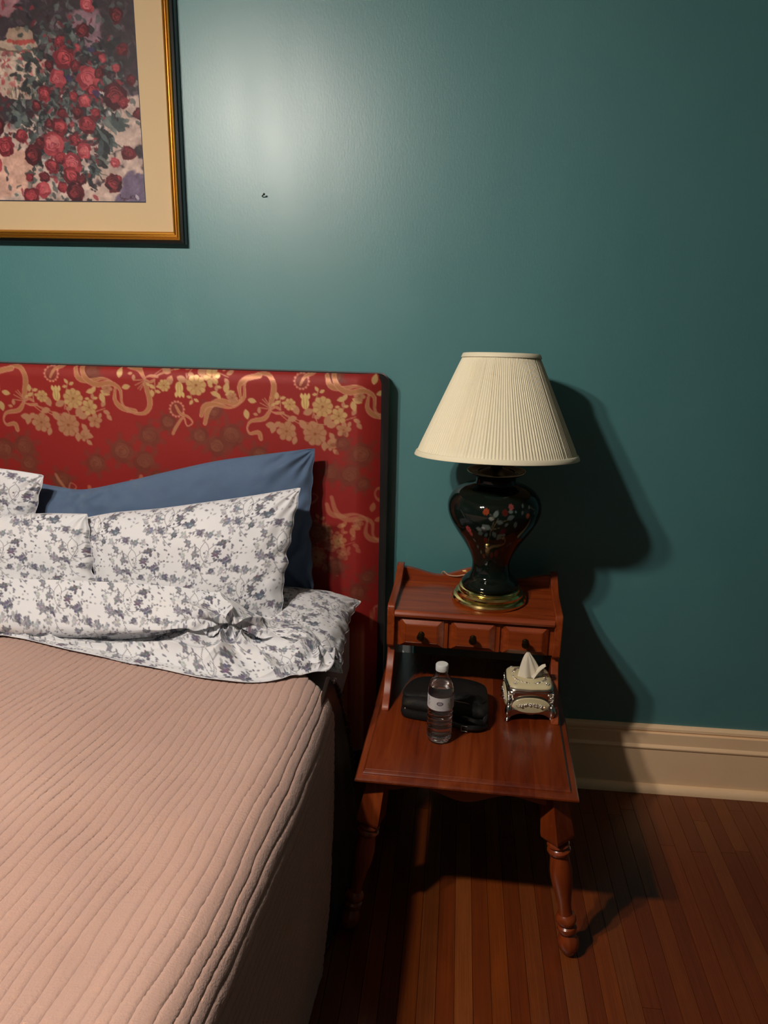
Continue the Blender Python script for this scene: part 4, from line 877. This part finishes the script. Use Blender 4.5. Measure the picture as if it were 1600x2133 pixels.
for k in range(3): a = k*2*PI/3+.4; MB().tube([(0, 0, .657), (rt_*.6*math.cos(a), rt_*.6*math.sin(a), .6575), (rt_*math.cos(a)*.99, rt_*math.sin(a)*.99, .660)], .0014, 6).xf(TILT).build('spider_arm', 'brass', lamp)
cpts = [np.array(p)-np.array((LX, LY, LZ)) for p in ((LX-.005, LY+.100, LZ+.006), (.085, -.116, LZ+.015), (.05, -.113, .738), (.02, -.111, .732), (-.005, -.103, .731), (-.02, -.080, .732), (-.024, -.074, .70), (-.024, -.066, .50))]
MB().tube(spline(cpts, 60), .0020, 8).build('cord', 'cord', lamp)

# ------------------------------------------------------------------ water bottle
wb = thing('water_bottle', 'clear plastic water bottle with white cap standing on the nightstand', 'bottle', (-.009, -.545, ZT))
def bprof():
    p = [(.004, .006), (.018, .004), (.024, .001), (.0285, .003), (.031, .010)]
    z = .012
    for k in range(6): p += [(.0318, z), (.0318, z+.006), (.0303, z+.0085), (.0303, z+.0095), (.0318, z+.012)]; z += .0125
    p += [(.0318, .090), (.0312, .094), (.0312, .128), (.032, .131), (.032, .138), (.0305, .148), (.0265, .160), (.021, .169), (.0160, .176), (.0132, .180), (.0130, .184), (.0152, .1845), (.0152, .1865), (.0128, .187), (.0128, .196)]
    return p
bp = bprof()
inner = [(max(r-.0006, .001), z+(.0012 if i < 4 else 0)) for i, (r, z) in enumerate(bp)][::-1]
MB().lathe(bp+inner, 56).build('bottle_body', 'pet', wb, angle=30)
wp = [(max(r-.0011, .001), z+(.0016 if i < 4 else 0)) for i, (r, z) in enumerate(bp) if z < .150]; wp.append((np.interp(.151, [.148, .160], [.0305, .0265])-.0011, .1505))
MB().lathe(wp, 56).build('water', 'water', wb, angle=30)
ncap = 96; th = np.linspace(0, 2*PI, ncap, endpoint=False); rb2 = .0150+.0005*(np.arange(ncap) % 2)
MB().loft([np.stack([r_*np.cos(th), r_*np.sin(th), 0*th+z], -1) for r_, z in ((np.full(ncap, .0145), .1885), (np.full(ncap, .0152), .189), (np.full(ncap, .0152), .1905), (np.full(ncap, .0143), .1908), (np.full(ncap, .0143), .1914), (rb2, .1917), (rb2, .2025), (np.full(ncap, .0140), .2045), (np.full(ncap, .012), .2048))]).build('cap', 'cap', wb, angle=40)
lw, lh = 900, 160; lc = Cv(lw, lh, (218, 212, 212)); X0 = lw/2
lc.ell(X0+10, 70, 36, 24, 0, (30, 26, 34)); lc.ell(X0+10, 70, 28, 16, 0, (190, 180, 186)); lc.ell(X0+10, 70, 24, 12, 0, (150, 140, 152), .5)
for k in range(6): lc.line([(X0-10+k*8, 66+3*math.sin(k*2)), (X0-6+k*8, 74-3*math.sin(k*2.3))], 2, (60, 50, 64), .7)
for y in (104, 116, 128): lc.line([(X0-60+R.random()*20, y), (X0+70-R.random()*20, y)], 3, (176, 168, 172), .8)
for sx in (-130, 130, -360, 360):
    for k in range(7): lc.leaf(X0+sx+R.uniform(-12, 12), 130-k*15, -1.57+R.uniform(-1, 1), 34, 5, (120, 122, 128) if sx < 0 else (150, 150, 96), .8)
for x in (150, 760): lc.line([(x, 10), (x, 150)], 40, (150, 160, 80), .5)
tha = np.linspace(0, 2*PI, 300, endpoint=False); hz = np.linspace(0, 1, 36); A_, H_ = np.meshgrid(tha, hz, indexing='ij'); P = np.stack([.03215*np.sin(A_), -.03215*np.cos(A_), .094+.034*H_], -1); aa = np.where(A_ > PI, A_-2*PI, A_)
c = lc.sample(lw/2+aa/(2*PI)*lw*1.0, (1-H_)*lh); c[..., 3] = 1
lb = MB().grid(P, wu=True, col=c).build('label', 'label', wb, angle=None, label='white paper label with a dark oval emblem'); wb.rotation_euler[2] = rad(-6)

# ------------------------------------------------------------------ black leather pouch
po = thing('leather_pouch', 'small black leather pouch with strap lying behind the water bottle', 'pouch', (.0, -.40, ZT))
def loopR(pts, z, n=72):
    S_ = spline(list(pts)+[pts[0], pts[1], pts[2]], (len(pts)+2)*24)[24:24*(len(pts)+1)]; idx = np.linspace(0, len(S_)-1, n, endpoint=False).astype(int); S_ = S_[idx]; return np.concatenate([S_, np.full((n, 1), z)], 1)
out1 = np.array([(-.112, -.030), (-.104, -.060), (-.05, -.075), (.03, -.088), (.088, -.092), (.112, -.080), (.116, -.03), (.108, .035), (.06, .062), (-.02, .066), (-.075, .055), (-.105, .015)])
def sc_(f, dz=0): c_ = out1.mean(0); return c_+(out1-c_)*f
MB().loft([loopR(sc_(f), z) for f, z in ((.92, .0005), (.985, .004), (1.0, .012), (.985, .022), (.95, .027), (.955, .029), (.985, .031), (.985, .040), (.93, .050), (.8, .056), (.5, .058), (.2, .0585))]).build('body', 'leather', po, angle=60)
fl_ = np.array([(-.108, -.01), (-.100, -.045), (-.05, -.048), (.02, -.052), (.075, -.062), (.105, -.05), (.112, .0), (.10, .04), (.05, .062), (-.03, .064), (-.08, .05)])
MB().loft([loopR(fl_*f+(1-f)*fl_.mean(0), z) for f, z in ((.985, .0515), (1.0, .0535), (.99, .0575), (.94, .0605), (.6, .063), (.2, .0635))]).build('flap', 'leather', po, angle=60)
MB().tube(spline([(-.085, -.052, .051), (-.04, -.053, .056), (.02, -.058, .058), (.07, -.068, .055), (.085, -.072, .052)], 40), .0016, 6).build('zipper', 'silver', po)
MB().tube(spline([(.045, -.085, .03), (.075, -.104, .030), (.100, -.098, .022), (.104, -.075, .040), (.085, -.060, .055)], 40), .006, 8).build('strap', 'black_leather_plain', po)
MB().tube(spline([(.0, -.085, .018), (.04, -.105, .014), (.08, -.110, .014), (.108, -.092, .012)], 30), .007, 8).build('strap', 'black_leather_plain', po)
MB().tube([(.045, -.113, .006), (.045, -.113, .020), (.060, -.116, .020), (.060, -.116, .006), (.045, -.113, .006)], .0012, 6).build('buckle', 'silver', po)
for x_, y_, z_ in ((-.108, -.040, .030), (-.100, -.056, .026), (-.094, -.060, .016), (-.103, -.050, .038)): MB().sphere((x_, y_, z_), .0032, 10, 6).build('stud', 'silver', po)

# ------------------------------------------------------------------ silver and cream tissue box
TBP = (.218, -.378, ZT); tb = thing('tissue_box', 'ornate silver and cream tissue box standing on the nightstand', 'tissue box', TBP, rad(3))
hx, hy = .057, .060
def rrect(hx_, hy_, z, r=.012, n=5, wave=0):
    pts = []
    for cx, cy, a0 in ((hx_-r, hy_-r, 0), (-hx_+r, hy_-r, PI/2), (-hx_+r, -hy_+r, PI), (hx_-r, -hy_+r, 1.5*PI)):
        for k in range(n): a = a0+PI/2*k/(n-1); pts.append((cx+r*math.cos(a), cy+r*math.sin(a), z))
    return pts
def wavy(hx_, hy_, z, amp, n=96):
    pts = []
    for k in range(n):
        t = 2*PI*k/n; c_, s_2 = math.cos(t), math.sin(t); p = 5.0; r_ = 1/((abs(c_)**p+abs(s_2)**p)**(1/p)); w2 = 1+amp*math.cos(8*t)*.5-amp*.6*math.cos(4*t)*-1
        pts.append((hx_*r_*c_*w2, hy_*r_*s_2*w2, z))
    return pts
MB().loft([rrect(hx*f, hy*f, z) for f, z in ((.93, .020), (.99, .023), (1.0, .030), (.97, .045), (.955, .058), (.97, .070), (1.0, .078), (1.02, .082), (1.0, .084))]).build('body', 'silver', tb, angle=30)
# cabriole corner feet with arched aprons between
for sx in (-1, 1):
    for sy in (-1, 1):
        f = MB(); f.tube(spline([(sx*hx*.93, sy*hy*.93, .045), (sx*hx*1.0, sy*hy*1.0, .028), (sx*hx*.96, sy*hy*.96, .012), (sx*hx*1.04, sy*hy*1.04, .004), (sx*hx*1.07, sy*hy*1.07, .0042)], 14), np.array([.006, .0075, .0085, .0085, .008, .007, .006, .0055, .005, .005, .005, .0045, .0042, .0035]), 10).build('foot', 'silver', tb, angle=None)
def apr(n=25): xs_ = np.linspace(-hx*.9, hx*.9, n); return [(-hx*.9, .034), (hx*.9, .034)]+[(float(x_), float(.012+.013*(1-(x_/(hx*.9))**4)-.003*math.exp(-(x_/.012)**2))) for x_ in xs_[::-1]]
for sy in (-1, 1): MB().prism(apr(), sy*hy-.003, sy*hy+.003, 'y').build('apron', 'silver', tb, angle=30)
for sx in (-1, 1): MB().prism(apr(), sx*hx-.003, sx*hx+.003, 'x').build('apron', 'silver', tb, angle=30)
# cream cartouche on the front and sides
def oval_plate(w2, h2, fac):
    m = MB(); L_ = []
    for f, d in ((1.0, 0), (1.0, .002), (.94, .004), (.5, .0052), (.1, .0055)):
        L_.append([(w2*f*math.cos(t)*(1-.10*math.sin(t)**2), -d, h2*f*math.sin(t)*(1+.08*math.cos(2*t))) for t in np.linspace(0, 2*PI, 48, endpoint=False)])
    m.loft(L_); m.xf(Matrix.Rotation(fac, 4, 'Z') @ Matrix.Translation((0, -hy if abs(math.sin(fac)) < .5 else -hx, .048))); return m
def scatter(pts, r, name, par, seed=0, mat='silver', flat=None):
    R2 = random.Random(seed); m = MB()
    for p in pts:
        for k in range(3): m.sphere((p[0]+R2.uniform(-1, 1)*r*1.3, p[1]+R2.uniform(-.5, .5)*r, p[2]+R2.uniform(-1, 1)*r), r*R2.uniform(.5, 1.0), 7, 5, (1, 1, 1))
    return m.build(name, mat, par, angle=None)
for fac in (0, PI/2, PI, -PI/2):
    pl = oval_plate(.047, .0235, fac).build('cartouche', 'cream_enamel', tb, angle=40)
    off = hy if abs(math.sin(fac)) < .5 else hx
    rm = MB().tube([(.0475*math.cos(t)*(1-.10*math.sin(t)**2), -off-.001, .048+.0238*math.sin(t)*(1+.08*math.cos(2*t))) for t in np.linspace(0, 2*PI, 61)], .0014, 6, cap=False).xf(Matrix.Rotation(fac, 4, 'Z')).build('cartouche_rim', 'silver', pl)
    pts = [(x_, -off-.006, .049+.006*math.cos(x_/.026*1.4)-.003) for x_ in np.linspace(-.026, .026, 13)]
    m = MB(); R2 = random.Random(4)
    for (a, b, c2) in pts:
        for k in range(3): m.sphere((a+R2.uniform(-.002, .002), b+R2.uniform(-.001, .001), c2+R2.uniform(-.003, .003)), R2.uniform(.0016, .0034), 7, 5)
    for sx in (-1, 1): m.tube(spline([(sx*.024, -off-.005, .045), (sx*.032, -off-.005, .043), (sx*.037, -off-.004, .047), (sx*.034, -off-.004, .050)], 14), .0010, 6)
    m.xf(Matrix.Rotation(fac, 4, 'Z')); m.build('rose_swag', 'bright_silver', pl, angle=None)
R2 = random.Random(9)
for sx in (-1, 1):
    for sy in (-1, 1):
        m = MB()
        for k in range(26): t = R2.random(); a = R2.uniform(-.6, .6); m.sphere((sx*(hx*.985-max(a, 0)*.02), sy*(hy*.985+min(a, 0)*.02), .022+.056*t), R2.uniform(.0018, .0042), 7, 5)
        m.build('corner_ornament', 'bright_silver', tb, angle=None)
# lid
MB().loft([wavy(hx*f, hy*f, z, .02) for f, z in ((.99, .0835), (1.05, .085), (1.06, .088), (1.03, .091), (.98, .0925))]).build('lid_rim', 'silver', tb, angle=40)
def ov(rx2, ry2, z, n=96): return [(rx2*math.cos(2*PI*k/n), ry2*math.sin(2*PI*k/n), z) for k in range(n)]
lid = MB().loft([wavy(hx*1.0, hy*1.0, .0915, .02), wavy(hx*1.0, hy*1.0, .0935, .02), wavy(hx*.96, hy*.96, .0965, .02), wavy(hx*.8, hy*.8, .1005, .012), ov(.031, .027, .104), ov(.0265, .0225, .1045), ov(.0255, .0215, .1035), ov(.0255, .0215, .095)], cap=False).build('lid', 'cream_enamel', tb, angle=50)
MB().tube([(.0262*math.cos(t), .0222*math.sin(t), .1047) for t in np.linspace(0, 2*PI, 49)], .0010, 6, cap=False).build('opening_rim', 'silver', lid)
m = MB(); R2 = random.Random(12)
for k in range(46):
    a = 2*PI*k/46; r1, r2 = .042, .044; x_, y_ = r1*math.cos(a)*1.02, r2*math.sin(a)
    if abs(math.cos(a*2)) > .96 and k % 3: continue
    for j in range(2): m.sphere((x_+R2.uniform(-.003, .003), y_+R2.uniform(-.003, .003), .1005+R2.uniform(0, .0015)), R2.uniform(.0020, .0042), 7, 5, (1, 1, .7))
for sx in (-1, 1):
    for sy in (-1, 1):
        for k in range(6): a = k*PI/3; m.sphere((sx*.040+.0045*math.cos(a), sy*.043+.0045*math.sin(a), .1005), .0019, 7, 5)
        m.sphere((sx*.040, sy*.043, .102), .0024, 7, 5)
m.build('rose_ornament', 'bright_silver', lid, angle=None)
# the tissue pulled up through the slot
nu_, nv_ = 60, 90; U = np.linspace(0, 1, nu_)[:, None]; V = np.linspace(0, 2*PI, nv_, endpoint=False)[None, :]
rad_ = .027*(1-U)**.62*(1+.20*np.cos(3*V+.6)*(1-U*.6)+.10*np.cos(7*V+U*2))+.0012
tx = rad_*np.cos(V)*1.12+.000*U-.006*U; ty = rad_*np.sin(V)*.80+.004*U; tz = .094+.070*U**.95+.0*V+.002*np.sin(3*V)*U
tp = thing('tissue', 'white paper tissue rising from the slot of the ornate box', 'tissue', (TBP[0], TBP[1], ZT+.094), rad(3))
OZ = np.array((0, 0, .094)); MB().grid(np.stack([tx, ty, tz], -1)-OZ, wv=True).build('peak', 'tissue', tp, angle=None)
nu_, nv_ = 30, 24; U = np.linspace(0, 1, nu_)[:, None]; V = np.linspace(-1, 1, nv_)[None, :]
fx = .004+.034*U; fz = .108+.020*U**1.2+.010*U-.012*V*V*(1-U)+.010*np.abs(V)**1.5*np.sin(U*PI*.9); fy = -.012+.012*V*(1.15-.45*U)*(1-.55*np.clip(U-.8, 0, 1)*5*.6)-.004*U
S_ = np.stack([fx+0*V, fy+0*fx, fz], -1); fo = MB().grid(S_-OZ).build('folded_flap', 'tissue', tp, angle=None); so = fo.modifiers.new('t', 'SOLIDIFY'); so.thickness = .0012

# ------------------------------------------------------------------ wall outlet, glimpsed through the gap below the drawers
wo = thing('wall_outlet', 'grey wall outlet plate glimpsed in the dark below the left drawer', 'outlet', (-.149, 0, .341))
MB().loft([[(-.039+i, -d, i), (.039-i, -d, i), (.039-i, -d, .118-i), (-.039+i, -d, .118-i)] for i, d in ((0, 0), (0, .003), (.004, .006))]).build('cover_plate', 'grey_plastic', wo, angle=30)
for z_ in (.038, .080): MB().lathe([(.0165, 0), (.0165, .002), (.015, .003)], 28).xf(Matrix.Translation((0, -.005, z_)) @ Matrix.Rotation(PI/2, 4, 'X')).build('receptacle', 'cap', wo, angle=30)
MB().lathe([(.003, 0), (.003, .0015), (.001, .002)], 14).xf(Matrix.Translation((0, -.0055, .059)) @ Matrix.Rotation(PI/2, 4, 'X')).build('screw', 'silver', wo)
